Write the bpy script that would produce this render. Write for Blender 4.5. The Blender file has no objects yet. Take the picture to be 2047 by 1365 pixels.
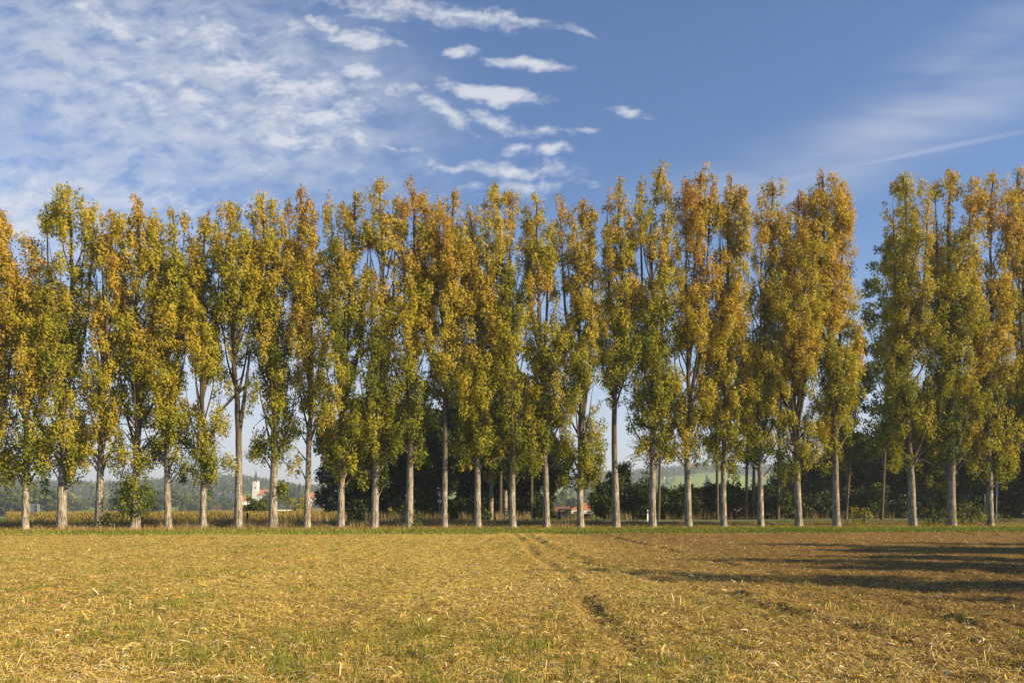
import bpy, math
import numpy as np
from mathutils import Vector

S = bpy.context.scene
COL = S.collection
F = 1592.0          # focal length in photo pixels (28 mm on a 36 mm sensor)
EYE = 1.7
HZ = 1010.0         # horizon row of the photograph
RNG = np.random.default_rng(11)

# ------------------------------------------------------------------ camera, sun, sky, exposure
cam_d = bpy.data.cameras.new('camera'); cam = bpy.data.objects.new('camera', cam_d); COL.objects.link(cam)
cam_d.lens = 28.0; cam_d.sensor_width = 36.0; cam_d.shift_y = (HZ - 682.5) / 2047.0
cam_d.clip_start = 0.1; cam_d.clip_end = 12000
cam.location = (0, 0, EYE); cam.rotation_euler = (math.radians(90), 0, 0)
S.camera = cam

SUN_EL, SUN_AZ = math.radians(27), math.radians(112)      # azimuth clockwise from +Y (view direction)
sd = bpy.data.lights.new('sun', 'SUN'); sun = bpy.data.objects.new('sun', sd); COL.objects.link(sun)
sd.energy = 5.0; sd.angle = math.radians(0.55); sd.color = (1.0, 0.80, 0.47)
to_sun = Vector((math.sin(SUN_AZ) * math.cos(SUN_EL), math.cos(SUN_AZ) * math.cos(SUN_EL), math.sin(SUN_EL)))
sun.rotation_euler = to_sun.to_track_quat('Z', 'Y').to_euler()
sun.location = (40, -30, 40)

S.view_settings.view_transform = 'Standard'; S.view_settings.look = 'None'
S.view_settings.gamma = 1.0; S.view_settings.exposure = 0.96
S.view_settings.use_curve_mapping = False
S.cycles.use_denoising = True
S.cycles.max_bounces = 6; S.cycles.diffuse_bounces = 2; S.cycles.glossy_bounces = 2
S.cycles.transmission_bounces = 3; S.cycles.volume_bounces = 0; S.cycles.transparent_max_bounces = 8
S.cycles.sample_clamp_indirect = 6


class NT:
    """tiny node-tree writer"""
    def __init__(s, tree):
        s.t = tree; tree.nodes.clear()
    def n(s, typ, ins=None, **kw):
        nd = s.t.nodes.new(typ)
        for k, v in kw.items(): setattr(nd, k, v)
        for k, v in (ins or {}).items():
            if hasattr(v, 'is_output'): s.t.links.new(v, nd.inputs[k])
            else: nd.inputs[k].default_value = v
        return nd
    def m(s, op, a, b=0.0, c=None, clamp=False):
        i = {0: a, 1: b}
        if c is not None: i[2] = c
        return s.n('ShaderNodeMath', i, operation=op, use_clamp=clamp).outputs[0]
    def mix(s, f, a, b, blend='MIX'):
        nd = s.n('ShaderNodeMix', data_type='RGBA', blend_type=blend)
        for k, v in ((0, f), (6, a), (7, b)):
            if hasattr(v, 'is_output'): s.t.links.new(v, nd.inputs[k])
            else: nd.inputs[k].default_value = v if k == 0 else (*v[:3], 1)
        return nd.outputs[2]
    def ramp(s, f, stops, interp='LINEAR'):
        nd = s.n('ShaderNodeValToRGB', {0: f}); cr = nd.color_ramp; cr.interpolation = interp
        while len(cr.elements) < len(stops): cr.elements.new(0.5)
        for e, (p, c) in zip(cr.elements, stops):
            e.position = p; e.color = (*c[:3], 1) if not isinstance(c, float) else (c, c, c, 1)
        return nd.outputs[0]
    def noise(s, vec, scale, detail=4, rough=0.55, **kw):
        return s.n('ShaderNodeTexNoise', {'Vector': vec, 'Scale': scale, 'Detail': detail, 'Roughness': rough}, **kw).outputs[0]
    def sstep(s, v, a, b):
        nd = s.n('ShaderNodeMapRange', {0: v, 1: a, 2: b, 3: 0.0, 4: 1.0}, interpolation_type='SMOOTHSTEP')
        return nd.outputs[0]


def build_sky():
    w = bpy.data.worlds.new('World'); S.world = w; w.use_nodes = True
    T = NT(w.node_tree)
    sky = T.n('ShaderNodeTexSky', sky_type='NISHITA')
    sky.sun_disc = False; sky.sun_elevation = SUN_EL; sky.sun_rotation = SUN_AZ
    sky.altitude = 400; sky.air_density = 1.0; sky.dust_density = 0.6; sky.ozone_density = 2.0
    tc = T.n('ShaderNodeTexCoord').outputs['Generated']
    sp = T.n('ShaderNodeSeparateXYZ', {0: tc})
    x, y, z = sp.outputs
    yy = T.m('MAXIMUM', y, 0.12)
    px = T.m('MULTIPLY', T.m('DIVIDE', x, yy), 1.592)
    py = T.m('MULTIPLY', T.m('DIVIDE', z, yy), 1.592)        # units: thousands of photo pixels on a vertical plane to the north
    P = T.n('ShaderNodeCombineXYZ', {0: px, 1: py, 2: 0.0}).outputs[0]
    # warp
    nz = T.n('ShaderNodeTexNoise', {'Vector': P, 'Scale': 8.0, 'Detail': 4.0})
    off = T.n('ShaderNodeVectorMath', {0: nz.outputs[1], 1: (0.5, 0.5, 0.5)}, operation='SUBTRACT').outputs[0]
    off = T.n('ShaderNodeVectorMath', {0: off, 3: 0.055}, operation='SCALE').outputs[0]
    W = T.n('ShaderNodeVectorMath', {0: P, 1: off}, operation='ADD').outputs[0]

    def blob(cx, cy, rx, ry, rot=0.0, k=1.0, src=None):
        mp = T.n('ShaderNodeMapping', {'Vector': src or W, 'Location': ((cx - 1023.5) / 1000, (1010 - cy) / 1000, 0),
                                'Rotation': (0, 0, math.radians(-rot)), 'Scale': (rx / 1000, ry / 1000, 1)}, vector_type='TEXTURE').outputs[0]
        ln = T.n('ShaderNodeVectorMath', {0: mp}, operation='LENGTH').outputs['Value']
        return T.m('MULTIPLY', T.m('MAXIMUM', T.m('SUBTRACT', 1.0, ln), 0.0), k)

    def maxi(l):
        r = l[0]
        for q in l[1:]: r = T.m('MAXIMUM', r, q)
        return r
    # puffs: the bigger soft altocumulus patches (photo pixel centre, radii, slope, weight)
    soft = [(240, 60, 330, 90, 28, .9), (290, 190, 330, 62, 38, 1.0), (420, 60, 420, 75, 4, .85), (480, 130, 330, 90, 16, 1.0),
            (390, 200, 260, 70, 40, 1.0), (590, 185, 300, 80, 6, 1.1), (620, 240, 280, 55, -2, 1.1), (600, 285, 260, 42, -2, 1.2),
            (450, 250, 240, 70, 40, .8), (60, 85, 120, 60, 25, .6), (90, 190, 220, 60, 12, .45), (200, 260, 420, 120, 8, .5),
            (30, 420, 340, 190, 0, 1.15), (330, 410, 480, 110, 0, .75), (760, 12, 260, 40, 8, .9), (520, 340, 300, 120, 55, .5), (720, 330, 500, 120, 0, .4)]
    small = [(725, 80, 130, 52, 8, 1.2), (715, 150, 90, 34, 6, 1.2), (920, 108, 80, 30, 0, 1.1), (900, 30, 330, 42, 6, 1.0), (650, 45, 110, 36, 25, .9),
             (980, 190, 210, 34, 8, 1.35), (1055, 132, 150, 26, 6, 1.2), (890, 225, 150, 42, 30, .85), (1000, 248, 130, 34, 22, .8), (810, 180, 110, 34, -10, .75),
             (1100, 268, 90, 24, 0, .7), (1165, 262, 50, 14, 0, .75), (1050, 42, 130, 22, 6, .8), (1165, 68, 70, 18, 15, .7), (1255, 222, 78, 22, 6, .85),
             (1030, 300, 80, 26, 4, .9), (1110, 305, 90, 26, 2, .9), (1000, 340, 190, 36, 6, .95), (1110, 345, 110, 40, 10, .7), (800, 300, 120, 26, 4, .8),
             (900, 335, 110, 22, 10, .7), (1040, 375, 260, 42, 0, .7), (700, 345, 110, 20, -4, .6)]
    A = maxi([blob(*b) for b in soft]); B = maxi([blob(b[0], b[1], b[2] * .86, b[3] * .82, *b[4:]) for b in small])
    mpn = T.n('ShaderNodeMapping', {'Vector': W, 'Rotation': (0, 0, math.radians(-8)), 'Scale': (13.0, 25.0, 1)}).outputs[0]
    n1 = T.noise(mpn, 1.0, 7, 0.64)
    mpf = T.n('ShaderNodeMapping', {'Vector': W, 'Rotation': (0, 0, math.radians(14)), 'Scale': (42.0, 75.0, 1)}).outputs[0]
    n2 = T.noise(mpf, 1.0, 5, 0.6)
    nn = T.m('ADD', T.m('MULTIPLY', n1, 0.75), T.m('MULTIPLY', n2, 0.35))       # about 0.3 .. 0.8
    dA = T.sstep(T.m('ADD', T.m('MULTIPLY', A, 0.62), T.m('MULTIPLY', T.m('SUBTRACT', nn, .55), 2.0)), 0.05, .86)
    dB = T.sstep(T.m('ADD', T.m('MULTIPLY', B, 0.95), T.m('MULTIPLY', T.m('SUBTRACT', nn, .55), 2.2)), 0.18, .98)
    dA = T.m('MULTIPLY', dA, T.sstep(A, 0.0, 0.35)); dB = T.m('MULTIPLY', dB, T.sstep(B, 0.0, 0.22))
    # high veils and a dissolving contrail on the right
    mpc = T.n('ShaderNodeMapping', {'Vector': P, 'Rotation': (0, 0, math.radians(-27)), 'Scale': (1.6, 9.0, 1)}).outputs[0]
    nc = T.noise(mpc, 1.0, 5, 0.6)
    veil = maxi([blob(1800, 260, 620, 130, -24, 1.0, P), blob(1900, 120, 480, 90, -30, .7, P), blob(1600, 330, 500, 90, -10, .8, P)])
    veil = T.m('MULTIPLY', T.m('MULTIPLY', T.sstep(nc, 0.30, 0.75), T.sstep(veil, 0.0, 0.9)), 0.42)
    trail = T.m('MULTIPLY', T.sstep(blob(1790, 315, 420, 11, -11.5, 1.0, P), 0.0, 0.9), 0.30)
    trail = T.m('MAXIMUM', trail, T.m('MULTIPLY', T.sstep(blob(1560, 368, 300, 22, -17, 1.0, P), 0.0, 0.9), 0.28))
    # the low sky behind the trees is veiled on the left
    low = T.m('MULTIPLY', T.sstep(py, 0.66, 0.12), T.sstep(px, 0.75, -0.6))
    low = T.m('MULTIPLY', low, 0.90)
    hor = T.m('MULTIPLY', T.m('POWER', T.sstep(py, 0.62, -0.05), 1.3), T.m('SUBTRACT', .88, T.m('MULTIPLY', T.sstep(px, -.3, 1.0), .25)))
    vl = maxi([blob(330, 170, 760, 330, 12, 1.0, P), blob(80, 420, 520, 230, 0, 1.1, P)])
    vl = T.m('MULTIPLY', T.sstep(vl, 0.0, .75), T.m('MULTIPLY', T.sstep(n1, .18, .72), .70))
    dens = maxi([hor, vl, T.m('MULTIPLY', dA, 0.88), T.m('MULTIPLY', dB, 0.82), veil, trail, T.m('MULTIPLY', low, T.m('ADD', n1, 0.35))])
    dens = T.m('MINIMUM', dens, 0.9)
    front = T.sstep(y, 0.02, 0.2)
    dens = T.m('MULTIPLY', dens, front)
    skyc = T.mix(1.0, sky.outputs[0], (.72, .95, 1.22), 'MULTIPLY')
    cl = T.ramp(n2, [(0.3, (5.6, 6.0, 6.8)), (0.65, (7.4, 7.3, 7.4))])
    cl2 = T.n('ShaderNodeVectorMath', {0: skyc, 3: 0.25}, operation='SCALE').outputs[0]
    out = T.mix(dens, skyc, (CLOUD[0], CLOUD[1], CLOUD[2]))
    bg = T.n('ShaderNodeBackground', {0: out, 1: 0.068})
    T.n('ShaderNodeOutputWorld', {0: bg.outputs[0]})
    try: w.cycles.sampling_method = 'MANUAL'; w.cycles.sample_map_resolution = 512
    except Exception: pass


CLOUD = (5.9, 6.05, 6.5)
build_sky()


# ------------------------------------------------------------------ helpers
def X_at(px, Y): return (px - 1023.5) * Y / F
def Z_at(py, Y): return EYE - (py - HZ) * Y / F


def tag(o, label=None, cat=None, group=None, kind=None):
    if label: o['label'] = label
    if cat: o['category'] = cat
    if group: o['group'] = group
    if kind: o['kind'] = kind
    return o


def empty(name, loc, label, cat, group=None, rz=0.0):
    o = bpy.data.objects.new(name, None); COL.objects.link(o)
    o.location = loc; o.rotation_euler = (0, 0, rz); o.empty_display_size = 0.5
    return tag(o, label, cat, group)


def mesh_np(name, V, Q, mat, parent=None, tint=None, smooth=False, k=4):
    """V (n,3), Q (m,k) indices, tint per face"""
    V = np.asarray(V, np.float32); Q = np.asarray(Q, np.int32)
    me = bpy.data.meshes.new(name)
    me.vertices.add(len(V)); me.vertices.foreach_set('co', V.ravel())
    me.loops.add(Q.size); me.loops.foreach_set('vertex_index', Q.ravel())
    me.polygons.add(len(Q))
    me.polygons.foreach_set('loop_start', np.arange(0, Q.size, k, dtype=np.int32))
    me.polygons.foreach_set('loop_total', np.full(len(Q), k, np.int32))
    me.polygons.foreach_set('use_smooth', np.full(len(Q), smooth, bool))
    if tint is not None:
        a = me.attributes.new('tint', 'FLOAT', 'FACE'); a.data.foreach_set('value', np.asarray(tint, np.float32))
    me.update(calc_edges=True)
    if mat: me.materials.append(mat)
    o = bpy.data.objects.new(name, me); COL.objects.link(o)
    if parent: o.parent = parent
    return o


def unit(a): return a / np.maximum(np.linalg.norm(a, axis=-1, keepdims=True), 1e-6)


def leaf_quads(C, N, size, aspect=0.8):
    n = len(C); R = unit(RNG.normal(size=(n, 3)))
    T = unit(np.cross(N, R)); B = np.cross(N, T)
    s = np.asarray(size).reshape(-1, 1)
    V = np.stack([C + T * s * .55, C + B * s * .5 * aspect + T * s * .08, C - T * s * .5, C - B * s * .5 * aspect + T * s * .08], 1).reshape(-1, 3)
    Q = np.arange(4 * n, dtype=np.int32).reshape(n, 4)
    return V, Q


def tubes(lines, sides=6):
    """lines: list of (points (n,3), radii (n,)) -> V, Q"""
    Vs, Qs, off = [], [], 0
    for pts, rad, sd_ in lines:
        pts = np.asarray(pts, float); n = len(pts)
        tan = unit(np.gradient(pts, axis=0))
        ref = np.array([0.0, 1.0, 0.05]); A = unit(np.cross(tan, ref)); Bv = np.cross(tan, A)
        th = np.linspace(0, 2 * math.pi, sd_, endpoint=False)
        rr = np.asarray(rad, float).reshape(n, 1, -1)
        if rr.shape[-1] == 1: rr = np.repeat(rr, sd_, 2)
        rr = rr.reshape(n, sd_, 1)
        ring = pts[:, None] + rr * (np.cos(th)[None, :, None] * A[:, None] + np.sin(th)[None, :, None] * Bv[:, None])
        Vs.append(ring.reshape(-1, 3))
        i = np.arange(n - 1)[:, None] * sd_; j = np.arange(sd_)[None]; j2 = (j + 1) % sd_
        Qs.append((np.stack([i + j, i + j2, i + sd_ + j2, i + sd_ + j], -1).reshape(-1, 4)) + off)
        off += n * sd_
    return np.concatenate(Vs), np.concatenate(Qs)


def vnoise(x, y, seed=0):
    xi = np.floor(x).astype(np.int64); yi = np.floor(y).astype(np.int64); xf = x - xi; yf = y - yi
    xf = xf * xf * (3 - 2 * xf); yf = yf * yf * (3 - 2 * yf)
    def h(a, b):
        v = (a * 374761393 + b * 668265263 + seed * 982451653) & 0x7fffffff
        v = ((v ^ (v >> 13)) * 1274126177) & 0x7fffffff
        return ((v ^ (v >> 16)) & 0xffff) / 65535.0
    return (h(xi, yi) * (1 - xf) + h(xi + 1, yi) * xf) * (1 - yf) + (h(xi, yi + 1) * (1 - xf) + h(xi + 1, yi + 1) * xf) * yf


def fbm(x, y, octv=4, seed=0):
    s, a, t = 0.0, 0.5, 0.0
    for o in range(octv):
        s = s + a * vnoise(x * 2 ** o, y * 2 ** o, seed + o); t += a; a *= .5
    return s / t


def sm(a, b, v):
    t = np.clip((v - a) / (b - a), 0, 1); return t * t * (3 - 2 * t)


# ------------------------------------------------------------------ lie of the land
def y_field(x): return 47.5 + 0.10 * x                 # far edge of the stubble
def y_row(x): return 57.6 + 0.13 * x                   # the poplar row
def y_road(x): return 79 + 0.30 * x                  # road centre line
RIDGE_X = np.array([-2500, -600, 0, 100, 200, 300, 400, 480, 560, 600, 650, 720, 900, 1110, 1190, 1250, 1300, 1390, 1450, 1500, 1600, 1700, 2047, 4500])
RIDGE_Y = np.array([975, 978, 978, 980, 982, 976, 970, 968, 979, 988, 985, 982, 975, 972, 962, 957, 955, 944, 942, 952, 938, 928, 925, 935])


def field_z(x, y):
    """fine relief of the stubble field"""
    z = (fbm(x * 1.6, y * 1.6, 4, 3) - .5) * 0.10 + (fbm(x * .25, y * .25, 2, 9) - .5) * 0.12
    z = z + (fbm(x * 6, y * 6, 2, 21) - .5) * 0.05 + (fbm(x * 11, y * 9, 2, 22) - .5) * .035
    def rut(xc, w, d, seed):
        q = (x - xc) / w; m = .95 * sm(.30, .68, fbm(y * 1.0 + seed, x * 1.1 + seed, 4, seed)) + .22
        return -d * m * np.exp(-q * q) + d * .55 * m * np.exp(-((q - 1.7) ** 2) * 1.3) + d * .4 * m * np.exp(-((q + 1.7) ** 2) * 1.3)
    z = z + rut(0.4 + (38.7 - y) * 0.036 + .12 * np.sin(y * .4), .20, .060, 1)
    z = z + rut(np.interp(y, [5, 8, 12, 24, 36, 60], [5.8, 5.2, 4.25, 2.1, 1.2, 0.4]), .26, .070, 2)
    z = z + rut(-1.75 + 0.012 * y + .2 * np.sin(y * .33), .22, .022, 3) + rut(7.6 - .06 * y, .2, .05, 4) + rut(-7 + .03 * y, .2, .04, 5)
    lump = sm(.70, .86, fbm(x * .9 + 7, y * .55, 3, 33)) * .07 * sm(-1, 3, x)
    return z + lump


def terr(x, y):
    x = np.asarray(x, float); y = np.asarray(y, float)
    d = y - y_road(x)
    z = -0.45 * sm(4, 30, d) - 3.5 * sm(60, 330, d)
    ys = np.maximum(y, 60.0)
    u = np.clip(x / ys, -2.5, 2.5) * F + 1023.5
    zr = EYE - (np.interp(u, RIDGE_X, RIDGE_Y) - HZ) * 1900 / F
    hill = sm(430, 1900, y)
    z = z + (zr + 4) * hill
    z = z + (fbm(x / 260, y / 260, 3, 5) - .5) * 16 * sm(500, 1100, y)
    z = z - 25 * sm(1950, 3600, y)
    # slopes hold slightly in front of the field edge
    z = z + np.where(y < 50, 0, 0)
    return z


def gz(x, y): return float(terr(np.array([x]), np.array([y]))[0])


# ------------------------------------------------------------------ materials
MATS = {}


def material(name, rough=0.8, spec=0.3):
    m = bpy.data.materials.new(name); m.use_nodes = True; T = NT(m.node_tree)
    b = T.n('ShaderNodeBsdfPrincipled', {'Roughness': rough, 'Specular IOR Level': spec})
    T.n('ShaderNodeOutputMaterial', {0: b.outputs[0]})
    MATS[name] = m
    return m, T, b


def link(T, a, b): T.t.links.new(a, b)


def flat_mat(name, col, rough=0.7, var=0.12, scale=3.0, metal=0.0, spec=.3):
    m, T, b = material(name, rough, spec)
    tc = T.n('ShaderNodeTexCoord').outputs['Object']
    n = T.noise(tc, scale, 5, .6)
    c = T.mix(T.sstep(n, .3, .7), [v * (1 - var) for v in col], [min(1, v * (1 + var)) for v in col])
    link(T, c, b.inputs['Base Color']); b.inputs['Metallic'].default_value = metal
    return m


def leaf_mat(name, stops, trans=0.28, rough=.55, spec=.22):
    m = bpy.data.materials.new(name); m.use_nodes = True; T = NT(m.node_tree)
    at = T.n('ShaderNodeAttribute', attribute_name='tint').outputs['Fac']
    c = T.ramp(at, stops)
    b = T.n('ShaderNodeBsdfPrincipled', {'Base Color': c, 'Roughness': rough, 'Specular IOR Level': spec})
    tl = T.n('ShaderNodeBsdfTranslucent', {0: T.mix(1.0, c, (1.25, 1.15, .55), 'MULTIPLY')})
    mx = T.n('ShaderNodeMixShader', {0: trans, 1: b.outputs[0], 2: tl.outputs[0]})
    T.n('ShaderNodeOutputMaterial', {0: mx.outputs[0]})
    MATS[name] = m
    return m


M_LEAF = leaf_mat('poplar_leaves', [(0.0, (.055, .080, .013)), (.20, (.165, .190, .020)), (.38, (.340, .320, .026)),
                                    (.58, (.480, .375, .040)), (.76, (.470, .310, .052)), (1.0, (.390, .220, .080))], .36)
M_GREEN = leaf_mat('green_leaves', [(0.0, (.018, .034, .008)), (.5, (.050, .080, .012)), (.8, (.130, .150, .018)), (1.0, (.27, .23, .03))], .28)
M_DARK = leaf_mat('dark_leaves', [(0.0, (.009, .018, .006)), (.5, (.024, .042, .010)), (.8, (.065, .085, .014)), (1.0, (.14, .14, .02))], .15)  # darker than green_leaves: shade over the wood is put into the leaf colour
M_NEEDLE = leaf_mat('blue_needles', [(0.0, (.012, .026, .018)), (1.0, (.035, .06, .04))], .1)
M_FOREST = leaf_mat('far_forest', [(0.0, (.024, .048, .020)), (.45, (.055, .090, .026)), (.8, (.120, .140, .034)), (1.0, (.22, .15, .04))], .1)
M_DRY = leaf_mat('dry_grass', [(0.0, (.09, .10, .03)), (.35, (.24, .17, .075)), (.7, (.38, .25, .13)), (1.0, (.46, .35, .17))], .2)
M_GRASS = leaf_mat('green_grass', [(0.0, (.05, .085, .012)), (.5, (.13, .185, .022)), (1.0, (.29, .27, .05))], .25)
M_STRAW = leaf_mat('straw', [(0.0, (.080, .042, .014)), (.28, (.25, .155, .040)), (.58, (.52, .360, .080)), (.86, (.72, .54, .17)), (1.0, (.84, .74, .48))], .12)
M_CORN = leaf_mat('dry_maize', [(0.0, (.16, .15, .03)), (.5, (.36, .26, .08)), (1.0, (.52, .40, .17))], .25)


def bark(name, lo, hi, upper):
    m, T, b = material(name, .9, .15)
    tc = T.n('ShaderNodeTexCoord').outputs['Object']
    mp = T.n('ShaderNodeMapping', {'Vector': tc, 'Scale': (5.5, 5.5, .75)}).outputs[0]
    n = T.noise(mp, 2.2, 6, .65); n2 = T.noise(tc, .9, 4, .6); n3 = T.noise(T.n('ShaderNodeMapping', {'Vector': tc, 'Scale': (1, 1, 7)}).outputs[0], 1.4, 3, .5)
    c = T.mix(T.sstep(n, .40, .62), lo, hi)
    c = T.mix(T.m('MULTIPLY', T.sstep(n2, .45, .7), .45), c, [hi[0] * 1.15, hi[1] * 1.18, hi[2] * 1.2])
    c = T.mix(T.m('MULTIPLY', T.sstep(n3, .58, .66), .5), c, lo)
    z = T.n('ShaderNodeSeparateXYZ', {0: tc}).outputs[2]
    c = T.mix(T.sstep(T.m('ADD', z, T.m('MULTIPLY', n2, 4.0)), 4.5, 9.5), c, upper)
    link(T, c, b.inputs['Base Color'])
    bp = T.n('ShaderNodeBump', {'Height': n, 'Strength': .9, 'Distance': .05})
    link(T, bp.outputs[0], b.inputs['Normal'])
    return m


M_BARK = bark('poplar_bark', (.11, .085, .062), (.42, .370, .310), (.105, .08, .056))  # last colour darkens the upper trunk: crown shade painted into the bark
M_BARKD = bark('dark_bark', (.06, .045, .03), (.15, .115, .08), (.10, .08, .055))


def ground_mat():
    m, T, b = material('land', .95, .05)
    pos = T.n('ShaderNodeNewGeometry').outputs['Position']
    sp = T.n('ShaderNodeSeparateXYZ', {0: pos}); x, y = sp.outputs[0], sp.outputs[1]
    n = T.noise(pos, .35, 6, .6); n2 = T.noise(pos, .012, 3, .5)
    c = T.mix(T.sstep(n, .3, .7), (.075, .10, .02), (.15, .165, .04))                 # meadow
    vor = T.n('ShaderNodeTexVoronoi', {'Vector': T.n('ShaderNodeMapping', {'Vector': pos, 'Scale': (.0042, .0075, 0)}).outputs[0], 'Scale': 1.0, 'Randomness': .75})
    r = T.n('ShaderNodeSeparateColor', {0: vor.outputs['Color']}).outputs[0]
    fields = T.ramp(r, [(0.0, (.15, .22, .035)), (.28, (.33, .24, .11)), (.42, (.20, .25, .05)), (.60, (.25, .17, .095)), (.74, (.17, .235, .04)), (.9, (.36, .27, .12))], 'CONSTANT')
    fields = T.mix(T.m('MULTIPLY', n, .35), fields, (.10, .11, .04))
    fields = T.mix(T.sstep(T.m('ADD', x, T.m('MULTIPLY', n2, 60.0)), 40, 46), fields, T.mix(T.sstep(T.m('ADD', y, T.m('MULTIPLY', n2, 160.0)), 960, 975), (.36, .27, .13), (.20, .28, .045)))
    fields = T.mix(T.m('MULTIPLY', T.sstep(x, -325, -335), T.sstep(y, 1100, 1080)), fields, (.13, .21, .04))
    c = T.mix(T.sstep(y, 260, 420), c, fields)
    link(T, c, b.inputs['Base Color'])
    return m


def field_mat():
    m, T, b = material('stubble_soil', .95, .05)
    pos = T.n('ShaderNodeNewGeometry').outputs['Position']
    sp = T.n('ShaderNodeSeparateXYZ', {0: pos}); x = sp.outputs[0]
    st = T.n('ShaderNodeMapping', {'Vector': pos, 'Scale': (1.0, .35, 1)}).outputs[0]
    n = T.noise(pos, 16, 8, .72); nf = T.noise(pos, 3.2, 8, .7); n2 = T.noise(st, .55, 5, .6); n3 = T.noise(pos, .12, 3, .5)
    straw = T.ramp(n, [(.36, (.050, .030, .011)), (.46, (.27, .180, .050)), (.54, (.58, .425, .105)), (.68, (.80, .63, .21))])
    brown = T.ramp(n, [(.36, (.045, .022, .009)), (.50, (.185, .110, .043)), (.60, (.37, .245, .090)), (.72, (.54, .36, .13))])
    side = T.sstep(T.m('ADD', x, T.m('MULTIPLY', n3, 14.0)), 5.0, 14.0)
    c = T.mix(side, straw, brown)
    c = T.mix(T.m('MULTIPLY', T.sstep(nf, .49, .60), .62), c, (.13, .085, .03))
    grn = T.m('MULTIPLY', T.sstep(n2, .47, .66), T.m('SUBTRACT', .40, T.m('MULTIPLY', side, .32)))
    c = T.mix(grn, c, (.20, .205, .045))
    link(T, c, b.inputs['Base Color'])
    bp = T.n('ShaderNodeBump', {'Height': T.m('ADD', n, nf), 'Strength': 1.0, 'Distance': .06})
    link(T, bp.outputs[0], b.inputs['Normal'])
    return m


def grid_mesh(name, X, Y, Z, mat, smooth=True):
    h, w = X.shape
    V = np.stack([X, Y, Z], -1).reshape(-1, 3)
    i = np.arange(h - 1)[:, None] * w; j = np.arange(w - 1)[None]
    Q = np.stack([i + j, i + j + 1, i + w + j + 1, i + w + j], -1).reshape(-1, 4)
    return mesh_np(name, V, Q, mat, smooth=smooth)


def build_ground():
    ys = np.concatenate([np.linspace(-400, 0, 20), np.linspace(4, 150, 74), np.geomspace(152, 4200, 170)])
    us = np.linspace(-1.6, 1.6, 260)
    Yg = np.repeat(ys[:, None], len(us), 1)
    Xg = us[None] * (np.abs(Yg) + 220)
    Z = terr(Xg, Yg) - 0.16 * (Yg < y_field(Xg) - 3) - .03
    tag(grid_mesh('ground', Xg, Yg, Z, ground_mat()), kind='structure')
    # stubble field with wheel ruts and clods
    ys = np.concatenate([np.linspace(-12, 3, 30), np.geomspace(3.1, 50.0, 560)])
    us = np.linspace(-1, 1, 900)
    Yg = np.repeat(ys[:, None], len(us), 1)
    Xg = us[None] * (9 + .80 * np.maximum(Yg, 0))
    Yg = np.where(Yg > 30, 30 + (Yg - 30) * (y_field(Xg) - 30) / 20.0, Yg)
    edge = 1 - sm(-1.5, 0.0, Yg - y_field(Xg))
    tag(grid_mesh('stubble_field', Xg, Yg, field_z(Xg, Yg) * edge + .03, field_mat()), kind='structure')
    # road
    xs = np.linspace(-160, 170, 120); m, T, b = material('asphalt', .85, .3)
    pos = T.n('ShaderNodeNewGeometry').outputs['Position']
    link(T, T.mix(T.noise(pos, 30, 4, .6), (.10, .10, .105), (.17, .168, .17)), b.inputs['Base Color'])
    offs = np.array([-3.0, -1.5, 0, 1.5, 3.0]); Xg = np.repeat(xs[None], 5, 0); Yg = y_road(Xg) + offs[:, None]
    tag(grid_mesh('road', Xg, Yg, np.full_like(Xg, .10), m), kind='structure')
    wm = flat_mat('road_paint', (.75, .75, .73), .6, .08, 8)
    lines = []
    for o in (-2.75, 2.75):
        Xg = np.repeat(xs[None], 2, 0); Yg = y_road(Xg) + np.array([o - .07, o + .07])[:, None]
        lines.append((Xg, Yg))
    Vs, Qs, off = [], [], 0
    for Xg, Yg in lines:
        w = Xg.shape[1]; V = np.stack([Xg, Yg, np.full_like(Xg, .105)], -1).reshape(-1, 3); j = np.arange(w - 1)
        Qs.append(np.stack([j, j + 1, j + 1 + w, j + w], -1) + off); Vs.append(V); off += len(V)
    tag(mesh_np('road_edge_lines', np.concatenate(Vs), np.concatenate(Qs), wm), kind='structure')


build_ground()


# ------------------------------------------------------------------ tree makers
def smooth_path(pts, n):
    pts = np.asarray(pts, float); d = np.concatenate([[0], np.cumsum(np.linalg.norm(np.diff(pts, axis=0), axis=1))])
    t = np.linspace(0, d[-1], n)
    P = np.stack([np.interp(t, d, pts[:, k]) for k in range(pts.shape[1])], 1)
    for _ in range(max(1, n // 6)):
        P[1:-1] = (P[:-2] + 2 * P[1:-1] + P[2:]) / 4
    return P


def clump_leaves(C, R, per, size, stretch=1.25, out=.65):
    """C (n,3) clump centres, R (n,) radii -> leaf centres, normals, clump index"""
    cnt = np.maximum(4, (per * (R / .5) ** 2).astype(int))
    idx = np.repeat(np.arange(len(C)), cnt); n = len(idx)
    d = unit(RNG.normal(size=(n, 3))); rr = RNG.random(n) ** .45
    off = d * (rr * R[idx])[:, None]; off[:, 2] *= stretch
    P = C[idx] + off
    N = unit(d * out + RNG.normal(size=(n, 3)) * .62)
    return P, N, idx


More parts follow.
